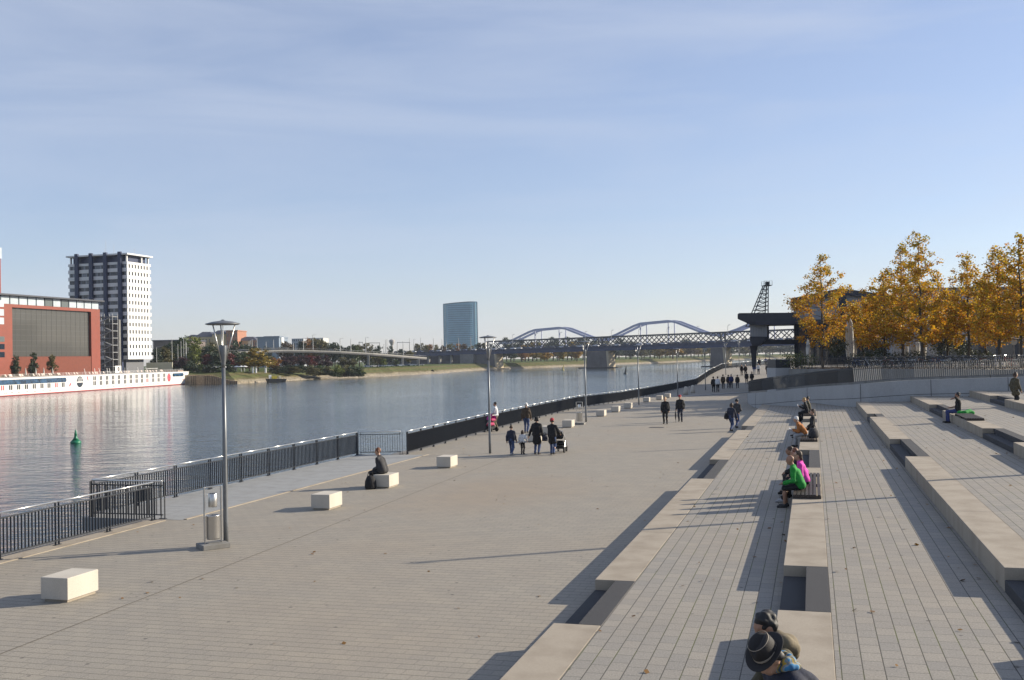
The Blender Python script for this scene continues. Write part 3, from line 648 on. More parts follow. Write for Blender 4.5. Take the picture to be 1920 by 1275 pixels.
def lattice():
    Y=150; r=thing('lattice_mast','slanted steel lattice mast with railed top platform behind the canopy','mast',aty(1428,588,Y)); o=Vector(r.location); LM=mat('lattice_steel',(.05,.055,.06),.6,.1,4)
    g=lambda x,y,dy=0: aty(x,y,Y)+Vector((0,dy,0)); m=MB(o)
    L0,L1=(1405,612),(1434,535); R0,R1=(1440,612),(1440.5,535)
    ip=lambda a,b,t:(a[0]+(b[0]-a[0])*t,a[1]+(b[1]-a[1])*t)
    K=10; prev=None
    for dy in(0,2.2):
        m.beam(g(*L0,dy),g(*L1,dy*.45),.13,.13); m.beam(g(*R0,dy),g(*R1,dy*.45),.13,.13)
    for i in range(K+1):
        t=i/K; s=1-.55*t; a=g(*ip(L0,L1,t)); b=g(*ip(R0,R1,t)); a2=a+Vector((0,2.2*s,0)); b2=b+Vector((0,2.2*s,0))
        for u,v in((a,b),(a2,b2),(a,a2),(b,b2)): m.beam(u,v,.07,.07)
        if prev:
            m.beam(prev[0],b,.05,.05); m.beam(prev[1],a,.05,.05); m.beam(prev[2],b2,.05,.05); m.beam(prev[3],b2,.05,.05)
        prev=(a,b,a2,b2)
    m.build('lattice',LM,r)
    m=MB(o); a=g(1432,535);b=g(1447,534); m.box(a.x,b.x,Y-.3,Y+1.4,a.z-.06,a.z+.04); m.build('platform',LM,r)
    m=MB(o); z=a.z
    for x in np.linspace(a.x,b.x,4):
        for yy in(Y-.28,Y+1.38): m.beam((x,yy,z),(x,yy,z+.62),.04,.04)
    for zz in(.3,.62):
        for yy in(Y-.28,Y+1.38): m.beam((a.x,yy,z+zz),(b.x,yy,z+zz),.03,.03)
    m.box(a.x+.35,a.x+.85,Y,Y+.6,z+.05,z+.5); m.build('guard_rail',LM,r)
lattice()
# ------------------------------------------------------------------ bicycles
def bike():
    r=thing('bicycle','parked bicycle in the dense row behind the upper fence','bicycle',(0,0,0),'bicycles parked behind the fence')
    BM=mat('bicycle_paint',(.30,.31,.33),.3,.1,5,.4); CH=mat('bicycle_chrome',(.7,.7,.7),.2,.05,5,.9)
    for y in(-.52,.52):
        m=MB(); n=20; c=[Vector((0,y+.33*math.cos(2*math.pi*i/n),.34+.33*math.sin(2*math.pi*i/n))) for i in range(n+1)]; m.tube(c,.02,5); w=m.build('wheel',BLACK,r)
        m=MB()
        for i in range(8): m.cyl((0,y,.34),(0,y+.31*math.cos(math.pi*i/4),.34+.31*math.sin(math.pi*i/4)),.005,.005,3)
        m.build('spokes',CH,w)
    m=MB()
    for a,b in(((0,-.52,.34),(0,-.1,.30)),((0,-.1,.30),(0,-.2,.85)),((0,-.1,.30),(0,.36,.82)),((0,-.18,.78),(0,.34,.88)),((0,-.52,.34),(0,-.19,.75)),((0,.52,.34),(0,.34,.98))): m.cyl(a,b,.018,.018,6)
    m.build('frame',BM,r)
    m=MB(); m.obox((0,-.22,.92),(1,0,0),(0,1,0),(0,0,1),.14,.26,.07); m.build('saddle',BLACK,r,bevel=.02)
    m=MB(); m.tube([(-.28,.22,1.03),(-.12,.34,1.06),(.12,.34,1.06),(.28,.22,1.03)],.014,6); m.build('handlebar',CH,r)
    m=MB(); m.box(-.09,.09,.40,.62,.72,.9) if False else m.beam((0,-.55,.72),(0,-.2,.74),.12,.03); m.build('carrier',CH,r); return r
bk=bike(); BC_=[mat('bicycle_paint',(.3,.31,.33)),mat('bicycle_black',(.03,.03,.035),.3),mat('bicycle_red',(.25,.03,.03),.3),mat('bicycle_white',(.6,.6,.58),.3),mat('bicycle_blue',(.05,.09,.22),.3)]; E=resample(edge[:6],.78); rr=random.Random(11); first=True
for i,p in enumerate(E[8:]):
    for row in((1.5,) if i%3 else (1.5,3.4)):
        o=bk if first else dup(bk); first=False
        o.location=(p.x+row*.55+rr.uniform(-.1,.1),p.y+row*.9+rr.uniform(-.2,.2),PZ); o.rotation_euler=(rr.uniform(-.06,.06),R(8) if rr.random()<.5 else 0,R(rr.uniform(20,50)+(180 if rr.random()<.5 else 0))); fr_=[c for c in o.children if c.name.startswith('frame')][0]; fr_.material_slots[0].link='OBJECT'; fr_.material_slots[0].material=rr.choice(BC_)
# road sign and parked white van glimpsed under the trees
p=aty(1902,690,100); r=thing('round_sign','round pale traffic sign on a thin post at the right under the trees','sign',(p.x,100,PZ)); m=MB(); m.cyl((0,0,0),(0,0,2.6),.035,.035,6); m.build('post',MASTM,r); m=MB(); m.cyl((0,-.05,2.2),(0,-.08,2.2),.33,.33,18); m.build('plate',mat('sign_plate',(.45,.48,.5),.5),r)

# fallen leaves
def litter(name,lab,n,fn,size,seed):
    g=random.Random(seed); C=[fn(g) for _ in range(n)]; gg=np.random.default_rng(seed); C=np.array([tuple(c) for c in C]); a=gg.uniform(0,6.28,n); s_=size*gg.uniform(.6,1.3,n)
    ax=np.stack([np.cos(a),np.sin(a),gg.normal(0,.18,n)],1)*s_[:,None]*.5; ay=np.stack([-np.sin(a),np.cos(a),gg.normal(0,.25,n)],1)*s_[:,None]*.38
    V=np.stack([C-ax,C-ay,C+ax,C+ay],1).reshape(-1,3); me=mesh_np(name,V,np.arange(n*4).reshape(-1,4)); me.materials.append(LITTER); o=bpy.data.objects.new(name,me); COL.objects.link(o); tag(o,lab,'leaves',None,'stuff')
LITTER=leafmat('dry_leaves',[(.05,.03,.015),(.14,.07,.02),(.26,.13,.02),(.10,.08,.03)],.1)
def on_terr(g):
    k=g.randrange(5); p=g.uniform(PK[k]+.8,PK[k]+3.3); 
    if g.random()<.45: p=PK[k]+3.36-abs(g.gauss(0,.25))
    return W(p,g.uniform(8,72),SH*(k+1)+.02)
litter('fallen_leaves','dry leaves scattered over the terraces',700,on_terr,.085,5)
litter('fallen_leaves','dry leaves scattered over the promenade',130,lambda g:W(g.uniform(-18,-4.2),g.uniform(14,70),.015),.085,6)
litter('fallen_leaves','golden leaves lying under the bicycles on the plaza',2600,lambda g:(lambda t:edge[0].lerp(edge[5],t)+Vector((g.uniform(.4,5),g.uniform(.6,9),.02)))(g.random()),.2,7)
# ------------------------------------------------------------------ far bank
QZ=0.0
def P3(px,py,Y): return aty(px,py,Y)
ORAN=mat('rust_red_cladding',(.20,.028,.008),.55,.12,.6); ORAN2=mat('red_brick_base',(.15,.032,.014),.75,.15,1.2)
def curtain_mat():
    m,nt,b=newmat('curtain_glass'); b.inputs['Base Color'].default_value=(.085,.085,.08,1); b.inputs['Roughness'].default_value=.06; b.inputs['Specular IOR Level'].default_value=.35
    g=nd(nt,'ShaderNodeTexCoord'); n=nd(nt,'ShaderNodeTexNoise'); n.inputs['Scale'].default_value=.5; lk(nt,g.outputs['Object'],n.inputs['Vector']); bp=nd(nt,'ShaderNodeBump'); bp.inputs['Strength'].default_value=.02; lk(nt,n.outputs['Fac'],bp.inputs['Height']); lk(nt,bp.outputs['Normal'],b.inputs['Normal']); return m
CURT=curtain_mat()
def facade_pt(px,C,dirv):
    # point on vertical plane through C along dirv seen in column px (horizon row)
    d=ray(px,CY+33-(px-CX)*.02); t=(C.x*dirv.y-C.y*dirv.x)/(d.x*dirv.y-d.y*dirv.x); return Vector((d.x*t,d.y*t,0))
def red_building():
    Cn=Vector((-148,368,0)); r=thing('red_building','rust red waterfront building with a huge grey glass curtain wall','building',(-148,368,QZ)); o=Vector(r.location)
    f=lambda px,py: (lambda p: Vector((p.x,p.y,zat(px,py,p.y))))(facade_pt(px,Cn,D))
    s0=-62; z1=zat(190,580,368); z2=zat(190,566,368)
    m=MB(o); a=Cn+D*s0
    # wall ring around the glazed opening, glass set back
    g0=f(24,600);g1=f(172,600); s=lambda p:(p-Cn).dot(D); sa,sb=s(Vector((g0.x,g0.y,0))),s(Vector((g1.x,g1.y,0))); zb=f(172,668).z; zt=f(172,584.5).z
    def slab(mb,u0,u1,za,zc,d0,d1): mb.obox(Cn+D*(u0+u1)/2-N*(d0+d1)/2+Vector((0,0,(za+zc)/2)),D,N,(0,0,1),u1-u0,abs(d1-d0),zc-za)
    slab(m,s0,sa,QZ,z1,0,20); slab(m,sb,0,QZ,z1,0,20); slab(m,sa,sb,zt,z1,0,20); slab(m,sa,sb,zb-.0,zt,1.6,20); m.build('wall',ORAN,r)
    m=MB(o); slab(m,sa,sb,QZ,zb,.15,20); m.build('base_wall',ORAN2,r)
    m=MB(o); slab(m,sa+.05,sb-.05,zb+.05,zt-.05,.9,1.5); gl=m.build('curtain_wall',CURT,r)
    m=MB(o)
    for i in range(1,16): u=sa+(sb-sa)*i/16; slab(m,u-.03,u+.03,zb+.05,zt-.05,.84,.9)
    for i in range(1,9): z=zb+(zt-zb)*i/9; slab(m,sa+.05,sb-.05,z-.03,z+.03,.85,.9)
    m.build('mullion',mat('mullion',(.10,.10,.10),.5),gl)
    n=16
    for i in range(n):
        u0=s0+(-s0)*i/n; m=MB(o); slab(m,u0+.25,u0-s0/n-.25,z1+.05,z2-.1,.4,.8); m.build('clerestory_pane',mat('pale_glass',(.46,.52,.56),.15,.12,.3) if i not in(9,11) else mat('grey_pane',(.12,.14,.14),.15,.1,1),r)
    m=MB(o); slab(m,s0,0,z1,z2-.05,.8,20); m.build('clerestory_wall',DKW,r)
    m=MB(o); slab(m,s0-1,1.1,z2,z2+.5,-1.2,21); m.build('roof',ROOFD,r)
    for j,z in enumerate((f(8,608).z,f(8,592).z,f(8,575.5).z)):
        m=MB(o); slab(m,s(f(-40,600)),s(f(8.5,600)),z,z+2.1,-.03,.3); m.build('window',mat('pale_glass',(.46,.52,.56)),r)
    for j,z in enumerate((f(8,670).z,f(8,655).z,f(8,641).z)):
        m=MB(o); slab(m,s(f(-40,600)),s(f(9,600)),z,z+1.7,-.03,.3); m.build('window',GLASS if j<2 else mat('grey_pane',(.12,.14,.14)),r)
    m=MB(o); a=-.0
    slab(m,s0+2,s(f(5,500)),z2+.52,z2+11.5,.3,19); m.build('upper_block',ORAN,r); m=MB(o); slab(m,s0+2,s(f(5.8,500)),z2+11.5,z2+15,0,19); m.build('upper_glazing',mat('pale_glass',(.46,.52,.56)),r)
    m=MB(o)
    for px in(16,46,86): p=f(px,700); slab(m,s(Vector((p.x,p.y,0)))-.8,s(Vector((p.x,p.y,0)))+.8,1,3.6,.1,.2)
    return f
fred=red_building()
DGL=mat('unlit_pane',(.012,.014,.018),.35,.3,.8,0,spec=.2)
def white_tower():
    C=Vector((-150,400,0)); L=-N; r=thing('office_tower','white thirteen storey office tower with blue black columns on the far bank','tower',(-150,400,QZ)); o=Vector(r.location)
    W1,W2=15.0,27.5; zb=zat(240,673.7,400); zt=zat(240,490,400); NF=13; fh=(zt-zb)/(NF+.35)
    WP=mat('white_facade',(.66,.66,.65),.5,.03,.5); BC=mat('navy_columns',(.012,.025,.075),.45,.1,1)
    def bx(mb,u0,u1,v0,v1,z0,z1): mb.obox(C+D*(u0+u1)/2+L*(v0+v1)/2+Vector((0,0,(z0+z1)/2)),D,L,(0,0,1),u1-u0,v1-v0,z1-z0)
    m=MB(o); bx(m,.35,W1-.35,.35,W2-.35,zb,zt); m.build('core',GLASS,r)
    for i in range(NF+1):
        z0=zb+i*fh; z1=z0+fh*.50 if i<NF else zt; m=MB(o); bx(m,0,W1,0,W2,z0,z1); m.build('spandrel',WP,r)
    BLIND,bt,bb=newmat('blind_glass'); bb.inputs['Roughness'].default_value=.15
    tc_=nd(bt,'ShaderNodeTexCoord'); mp_=nd(bt,'ShaderNodeMapping'); mp_.inputs['Rotation'].default_value=(0,0,-math.atan2(L.y,L.x)); mp_.inputs['Scale'].default_value=(1,1,1); lk(bt,tc_.outputs['Object'],mp_.inputs[0]); sp_=nd(bt,'ShaderNodeSeparateXYZ'); lk(bt,mp_.outputs[0],sp_.inputs[0]); cb_=nd(bt,'ShaderNodeCombineXYZ'); lk(bt,sp_.outputs[0],cb_.inputs[0]); lk(bt,sp_.outputs[2],cb_.inputs[1])
    bk_=nd(bt,'ShaderNodeTexBrick'); bk_.offset=0; bk_.inputs['Scale'].default_value=1; bk_.inputs['Brick Width'].default_value=.85; bk_.inputs['Row Height'].default_value=3.0; bk_.inputs['Mortar Size'].default_value=.06; bk_.inputs['Bias'].default_value=-.35; bk_.inputs['Color1'].default_value=(.012,.016,.03,1); bk_.inputs['Color2'].default_value=(.30,.34,.40,1); bk_.inputs['Mortar'].default_value=(.02,.03,.06,1); lk(bt,cb_.outputs[0],bk_.inputs['Vector']); lk(bt,bk_.outputs['Color'],bb.inputs['Base Color'])
    k=0
    for i in range(NF):
        z0=zb+i*fh+fh*.50; z1=zb+(i+1)*fh
        # lit end: white piers between narrow dark windows
        n=8; m=MB(o)
        for j in range(n): u=W1*(j+.02)/n; bx(m,u+.02,u+W1/n*.58,.12,.4,z0+.01,z1-.01)
        m.build('pier_row',WP,r)
        for j in range(n-1 if i%2 else n-1):
            u=W1*(j+.66)/n; m=MB(o); bx(m,u-W1/n*.04,u+W1/n*.34,.2,.34,z0+.02,z1-.02); 
            if k<95: m.build('window',DGL,r); k+=1
        for va,vb in((.4,2.1),(3.8,8.8),(10.5,15.5),(17.2,22.2),(23.9,W2-.4)):
            m=MB(o); bx(m,.2,.34,va,vb,z0+.02,z1-.02); m.build('bay_window',BLIND,r)
    for v in (2.2,8.9,15.6,22.3):
        m=MB(o); bx(m,-.9,-.02,v,v+1.5,QZ,zt+3.9); m.build('column',BC,r)
    m=MB(o); bx(m,1.2,W1-1.5,1.5,W2-1.5,zt,zt+2.7); m.build('penthouse',BC,r)
    for (u,v) in((.8,.8),(W1-.8,.8),(W1-.8,8),(.8,W2-.8),(W1-5,.8)): m=MB(o); bx(m,u-.3,u+.3,v-.3,v+.3,zt,zt+2.7); m.build('roof_post',WP,r)
    m=MB(o); bx(m,-.6,W1+.6,-.6,W2+.6,zt+2.7,zt+3.3); m.build('roof',WP,r)
    m=MB(o); bx(m,2,W1-2,2.5,W2-2,QZ,zb); m.build('base',mat('grey_base',(.13,.135,.15),.7),r)
    m=MB(o)
    for (u,v,h) in((3,12,6),(4,9,4),(6,15,3),(10,4,3)): p=C+D*u+L*v; m.cyl((p.x,p.y,zt+3.3),(p.x,p.y,zt+3.3+h),.06,.04,5)
    m.build('antenna',MASTM,r)
    # escape stair scaffold beside it
    sr=thing('escape_stair','steel escape stair scaffold between the red building and the white tower','staircase',C+L*13+N*-2); o=Vector(sr.location); base=C+L*3.4-D*8
    H=zat(205,594,392)
    for i in range(9):
        z=1.5+(H-1.5)*i/8; m=MB(o); m.obox(base+Vector((0,0,z)),D,L,(0,0,1),3.2,7.5,.18); m.build('landing',MASTM,sr)
        if i<8: m=MB(o); s=1 if i%2 else -1; m.beam(base+L*3.4*s-D*1.5+Vector((0,0,z)),base-L*3.4*s-D*1.5+Vector((0,0,z+(H-1.5)/8)),.9,.25); m.build('flight',MASTM,sr)
    for u in(-1.5,1.5):
        for v in(-3.7,0,3.7): m=MB(o); p=base+D*u+L*v; m.cyl((p.x,p.y,QZ),(p.x,p.y,H+1.2),.1,.1,6); m.build('upright',MASTM,sr)
    m=MB(o); m.obox(base+D*3+Vector((0,0,H/2-.5)),D,L,(0,0,1),1.0,7.0,H-1); m.build('stair_wall',mat('stair_back',(.16,.16,.15),.8,.3,.6),sr)
white_tower()
# ------------------------------------------------------------------ river cruise ship
def ship():
    B=Vector((-131.5,410,-3.5)); A=Vector((.0896,.996,0)).normalized(); Q=Vector((A.y,-A.x,0))   # Q points to the camera side
    r=thing('cruise_ship','long white river cruise ship with a red waterline moored on the far bank','ship',B-A*60); o=Vector(r.location)
    SW=mat('ship_white',(.70,.69,.67),.35,.03,.3)
    sx=lambda px:(lambda q:(-131.5-410*q)/(.996*q-.0896))((px-960)/1920)
    pt=lambda s,u,z: B+A*s+Q*u+Vector((0,0,z))
    Lh=160; HH=5.15
    st=[(-Lh,0,1),(-8,0,1),(3,-.2,.96),(6,-1.0,.82),(8.2,-2.8,.5),(9.3,-5.7,.02)]
    def hull(z0,z1,m_,name,inset=0,over=0):
        m=MB(o); vs=[]
        for (s,u,k) in st:
            e=over*max(0,(s-1)/9)
            for z,ov in((z0,0),(z1,1)): 
                so=s+(e if ov else 0); vs+=[pt(so,u-inset if k>.1 else u,z),pt(so,-11.4-u+inset if k>.1 else -11.4-u,z)]
        n=len(st); fs=[]
        for i in range(n-1):
            a=i*4;b=a+4; fs+=[[a,b,b+2,a+2],[a+1,a+3,b+3,b+1],[a+2,b+2,b+3,a+3]]
        fs+=[[0,2,3,1],[n*4-4,n*4-3,n*4-1,n*4-2]]; m.add(vs,fs); return m.build(name,m_,r)
    hull(-.4,.12,BLACK,'keel'); hull(.12,.32,RED,'waterline_stripe',0,.2); hull(.32,HH,SW,'hull',0,2.0)
    def win(s0,s1,z0,z1,m_,name,rad=0,par=r,off=.04):
        m=MB(o); 
        if rad:
            pts=[]; h=(z1-z0)/2
            for i in range(9): t=-math.pi/2+math.pi*i/8; pts.append((s1-h+h*math.cos(t),z0+h+h*math.sin(t)))
            if rad>1:
                for i in range(9): t=math.pi/2+math.pi*i/8; pts.append((s0+h+h*math.cos(t),z0+h+h*math.sin(t)))
            else: pts+=[(s0,z1),(s0,z0)]
            m.extr([pt(s,0.001,z) for s,z in pts],Q*off)
        else: m.obox(pt((s0+s1)/2,off/2,(z0+z1)/2),A,Q,(0,0,1),s1-s0,off,z1-z0)
        return m.build(name,m_,par)
    SG=mat('ship_glass',(.02,.06,.12),.08,.9,.45,0,spec=.9); CUR=mat('curtain_red',(.45,.10,.11),.7)
    win(-Lh+6,sx(123.5),3.25,4.65,SG,'lounge_window',1); win(sx(322.5),sx(343),3.35,4.6,SG,'bow_window',2)
    low=[3.5,18.8,33.7,48.2,63,77.4,90.6,104.3,117.2]; hi=[176.2,188.2,199.6,211,222,233.5,244.2,255,265.2,275.2,286.2,296.2,307]
    def cabin(px,z,red):
        s=sx(px); 
        for d in(-.78,.2):
            w=win(s+d,s+d+.6,z,z+1.35,CUR if red else DGL,'cabin_window')
        m=MB(o)
        m.build if 0 else None
    for i,px in enumerate(low): cabin(px,1.75,i in(0,7))
    for i,px in enumerate(hi): cabin(px,1.7,i==9); cabin(px,3.35,False)
    m=MB(o)
    for px in [x+7 for x in low[:-1]]: s=sx(px); m.obox(pt(s,.01,2.4),A,Q,(0,0,1),.06,.02,1.3)
    for px in [x+5.5 for x in hi[:-1]]:
        for z in(2.35,4.0): s=sx(px); m.obox(pt(s,.01,z),A,Q,(0,0,1),.06,.02,1.3)
    m.obox(pt((sx(172)+sx(311))/2,.01,3.17),A,Q,(0,0,1),sx(311)-sx(172),.02,.05)
    m.build('panel_line',mat('panel_line',(.45,.38,.38),.6),r)
    for px in [9,21,34.5,49,64.5,78.5,92,105.5]+[189,200.5,212,223,234.5,245.5,256,267,277,287,295]:
        s=sx(px)
        for d in(-.35,.35):
            m=MB(o); m.cyl(pt(s+d,.0,.95),pt(s+d,.04,.95),.16,.16,8); m.build('porthole',BLACK,r)
    # round two storey window
    def circ(s,z,ra,rz,m_,name,a0=0,a1=360,off=.05,n=24,par=r):
        m=MB(o); pts=[pt(s+ra*math.cos(R(a0+(a1-a0)*i/n)),.001,z+rz*math.sin(R(a0+(a1-a0)*i/n))) for i in range(n+(a1-a0<360))]; m.extr(pts,Q*off); return m.build(name,m_,par)
    s=sx(148.6); w=circ(s,3.1,2.0,1.75,GLASS,'round_window'); win(s-2.1,s+2.1,2.85,3.2,SW,'window_bar',0,w,.08)
    for d in(-1.15,-.35,.45,1.15): win(s+d-.13,s+d+.13,3.2,4.6-abs(d)*.25,SW,'window_bar',0,w,.08)
    # red rose emblem and drifting petals
    em=circ(sx(315.8),3.1,1.55,1.6,mat('emblem_red',(.50,.05,.08),.5),'rose_emblem',off=.03); 
    m=MB(o); g=random.Random(5)
    for k in range(3):
        q=[]; 
        for i in range(14): t=i/13*4.2+k*2.1; rr_=1.25-.25*k-.035*i; q.append(pt(sx(315.8)+rr_*math.cos(t),.05,3.1+rr_*1.03*math.sin(t)))
        for a,b in zip(q[:-1],q[1:]): m.beam(a,b,.09,.03,Q)
    m.build('rose_petal_line',mat('emblem_pale',(.72,.42,.42),.5),em)
    for px,z,ang,l in((130.5,2.35,40,1.9),(163.5,4.1,110,1.9),(342.5,1.95,-45,.95),(327,2.05,45,.8)):
        m=MB(o); s=sx(px); c,q=math.cos(R(ang)),math.sin(R(ang)); pts=[(-.5,0),(-.2,.16),(.2,.17),(.5,.02),(.2,-.13),(-.2,-.15)]
        m.extr([pt(s+l*(a*c-b*q),.001,z+l*(a*q+b*c)) for a,b in pts],Q*.03); m.build('petal',mat('emblem_red',(.5,.05,.08)) if px<340 else RED,r)
    # open bow deck: terraces of the fore deck, sun deck gear
    m=MB(o); m.obox(pt(3,-5.7,HH+.25),A,Q,(0,0,1),5,6,.5); m.build('bow_deckhouse',mat('deck_teak',(.33,.20,.13),.7,.2,2),r)
    m=MB(o)
    for s in np.arange(-Lh+1,0,2.4): m.cyl(pt(s,-.1,HH),pt(s,-.1,HH+1.0),.03,.03,5)
    for z in(.35,.68,1.0): m.tube([pt(-Lh+1,-.1,HH+z),pt(0,-.3,HH+z),pt(5,-2.6,HH+z),pt(9,-5.5,HH+z)],.025,5)
    m.build('deck_railing',SW,r)
    g=random.Random(4); CH=mat('deck_chair_cloth',(.62,.50,.42),.8,.3,.7)
    for i in range(60):
        s=g.uniform(-Lh+4,-12); m=MB(o); c=pt(s,g.uniform(-3.5,-.8),HH); m.obox(c+Vector((0,0,.32)),A,Q,(0,0,1),.6,1.1,.08); m.beam(c+Vector((0,0,.35))-Q*.5,c+Vector((0,0,1.0))-Q*.9,.6,.06); m.build('deck_chair',CH,r)
    m=MB(o)
    for px in(168,186,196,209,214,240,246,266,283): s=sx(px); m.beam(pt(s,-1.5,HH),pt(s+g.uniform(-1.2,.8),-1.6,HH+2.1),.12,.12)
    m.build('folded_davit',SW,r)
    s=sx(231); m=MB(o); m.obox(pt(s,-2,HH+1.6),A,Q,(0,0,1),4.4,.12,2.5); fb=m.build('sign_board',SW,r)
    m=MB(o); c=pt(s+.2,-1.93,HH+1.7); m.cyl(c,c+Q*.03,.75,.75,18); m.build('board_emblem',BLACK,fb); m=MB(o); c=pt(s+.2,-1.89,HH+1.7); m.cyl(c,c+Q*.02,.4,.4,16); m.build('board_emblem',mat('emblem_grey',(.35,.33,.33),.6),fb)
    m=MB(o); m.obox(pt(sx(300),-5,HH+1.6),A,Q,(0,0,1),9,4,.12); 
    for ds in(-4,4):
        for u in(-3.2,-6.8): m.cyl(pt(sx(300)+ds,u,HH),pt(sx(300)+ds,u,HH+1.6),.05,.05,5)
    m.build('awning',SW,r)
    m=MB(o); m.cyl(pt(8.6,-5.7,HH-.5),pt(9.6,-5.7,HH+1.3),.04,.03,5); m.build('bow_pole',SW,r)
ship()
# ------------------------------------------------------------------ sheet pile wall, barge, buoys, bank furniture
def sheet_pile():
    r=thing('sheet_pile_wall','rusty tan corrugated sheet pile wall on the far bank beyond the ship bow','wall',(-118,408,-3.5)); o=Vector(r.location)
    a=Vector((-133,414,0)); b=Vector((-108.3,401.6,0)); d=(b-a).normalized(); y=Vector((d.y,-d.x,0)); L=(b-a).length; n=30; m=MB(o); k=MB(o)
    for i in range(n):
        t=(i+.5)/n; top=.05-2.4*sm(.45,1,t); c=a+d*L*t
        if 8<=i<=11: 
            m.obox(c+y*.12+Vector((0,0,(top-4.2)/2)),d,y,(0,0,1),L/n,.5,top+4.2); continue
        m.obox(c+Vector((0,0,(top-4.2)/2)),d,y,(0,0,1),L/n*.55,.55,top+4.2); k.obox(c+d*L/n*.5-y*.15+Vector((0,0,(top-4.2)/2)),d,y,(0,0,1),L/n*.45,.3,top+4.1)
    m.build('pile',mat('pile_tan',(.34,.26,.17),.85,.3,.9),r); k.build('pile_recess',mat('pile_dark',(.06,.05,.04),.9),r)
    q=MB((-150,340,0))
    pts=[Vector((x,y_,0)) for x,y_,k_ in BANK[1:4]]
    for u,v in zip(pts[:-1],pts[1:]): e=(v-u).normalized(); q.obox((u+v)/2+Vector((0,0,-1.9)),e,Vector((e.y,-e.x,0)),(0,0,1),(v-u).length,.8,4.2)
    tag(q.build('far_quay_wall',mat('pile_tan',(.34,.26,.17))),'tan quay wall behind the moored cruise ship','wall')
sheet_pile()
def barge():
    c=onz(519,717,-3.5); r=thing('work_barge','small black work barge with yellow gear at the far bank','barge',c); o=c
    a=onz(502,717,-3.5);b=onz(537,716,-3.5); d=(b-a).normalized(); y=Vector((-d.y,d.x,0)); L=(b-a).length
    m=MB(o); P=lambda u,v,z:a+d*u+y*v+Vector((0,0,z)); m.add([P(-.3,0,1.5),P(L+.2,0,1.25),P(L+.2,3,1.25),P(-.3,3,1.5),P(.4,.2,-.2),P(L-.4,.2,-.2),P(L-.4,2.8,-.2),P(.4,2.8,-.2)],[[0,1,2,3],[4,7,6,5],[0,4,5,1],[1,5,6,2],[2,6,7,3],[3,7,4,0]]); m.build('hull',mat('barge_black',(.025,.027,.03),.6,.3,1),r)
    YL=mat('yellow_gear',(.45,.38,.03),.6,.15,2)
    m=MB(o); m.obox(P(L*.13,1.2,2.2),d,y,(0,0,1),.5,.6,1.5); m.obox(P(L*.2,1.3,2.2),d,y,(0,0,1),.5,.6,1.6); m.build('bollard',WHITE,r)
    m=MB(o); m.obox(P(L*.38,1.5,1.9),d,y,(0,0,1),2.2,1.4,1.0); m.beam(P(L*.45,1.5,2.4),P(L*.75,1.5,1.6),.4,.4); m.build('crane_arm',YL,r)
    m=MB(o); m.obox(P(L*.68,1.2,1.9),d,y,(0,0,1),.9,.9,1.2); m.build('cabinet',mat('cream_box',(.6,.55,.4),.6),r)
    m=MB(o)
    for t in np.linspace(.02,.98,9): m.cyl(P(L*t,.1,1.3),P(L*t,.1,2.2),.03,.03,5)
    m.beam(P(0,.1,2.2),P(L,.1,2.1),.04,.04); m.build('rail',BLACK,r)
barge()
def buoy():
    p=onz(142,831,-3.5); r=thing('buoy','green conical navigation buoy afloat in the river','buoy',p); G_=mat('buoy_green',(.01,.16,.08),.4,.12,4)
    m=MB(); m.lathe((0,0,0),[(.35,-.2),(.52,-.05),(.55,.08),(.50,.2),(.40,.3)],18); m.build('float',G_,r,smooth=True)
    m=MB(); m.lathe((0,0,0),[(.36,.3),(.17,.62),(.13,.9),(.16,.93),(.16,1.02),(.10,1.06),(.085,1.3),(.02,1.42)],14); m.build('cone',G_,r,smooth=True)
    for (x,y,h,lab,c) in((1172.5,701,2.0,'tiny dark leaning buoy in the river right of the middle pier',(.02,.03,.03)),(1055.5,694,1.9,'tiny pale yellow marker buoy in the river left of the middle pier',(.4,.34,.12))):
        p=onz(x,y,-3.5); r=thing('buoy',lab,'buoy',p); mm=mat('buoy_%d'%x,c,.5); m=MB(); m.lathe((0,0,0),[(.8,-.3),(.9,.1),(.7,.4)],12); m.build('float',mm,r,smooth=True); m=MB(); m.cyl((0,0,.4),(.5,0,.6+h*1.5),.45,.15,8); m.build('cone',mm,r)
buoy()
# ------------------------------------------------------------------ far bank vegetation
def tree_variants():
    out=[]
    for k in range(6):
        g=np.random.default_rng(100+k); cl=[]
        nb=9+k%3
        for b in range(nb):
            th=g.uniform(0,6.28); rr_=g.uniform(.05,.26); z=g.uniform(.3,.86); br=g.uniform(.10,.17)*(1.1-.4*abs(z-.5))
            c=np.array([rr_*math.cos(th)*(1.15-z*.8),rr_*math.sin(th)*(1.15-z*.8),z]); q=g.normal(0,1,(12,3)); q/=np.linalg.norm(q,axis=1,keepdims=True); cl.append(c+q*br*np.array([1,1,.85]))
        q=g.normal(0,1,(10,3)); q/=np.linalg.norm(q,axis=1,keepdims=True); cl.append(np.array([0,0,.78])+q*.14)
        me=leaves_mesh('crown',np.concatenate(cl),13,(.035,.035,.03),.055,g,.8); out.append(me)
    return out
TV=tree_variants(); _m=MB(); _m.cyl((0,0,0),(.01,0,.55),.028,.014,7,False); 
for i in range(4): _m.cyl((0,0,.28+.05*i),(.2*math.cos(i*1.7),.2*math.sin(i*1.7),.55+.06*i),.012,.005,5,False)
_o=_m.build('trunk',BARK); TRK=_o.data; COL.objects.unlink(_o); bpy.data.objects.remove(_o)
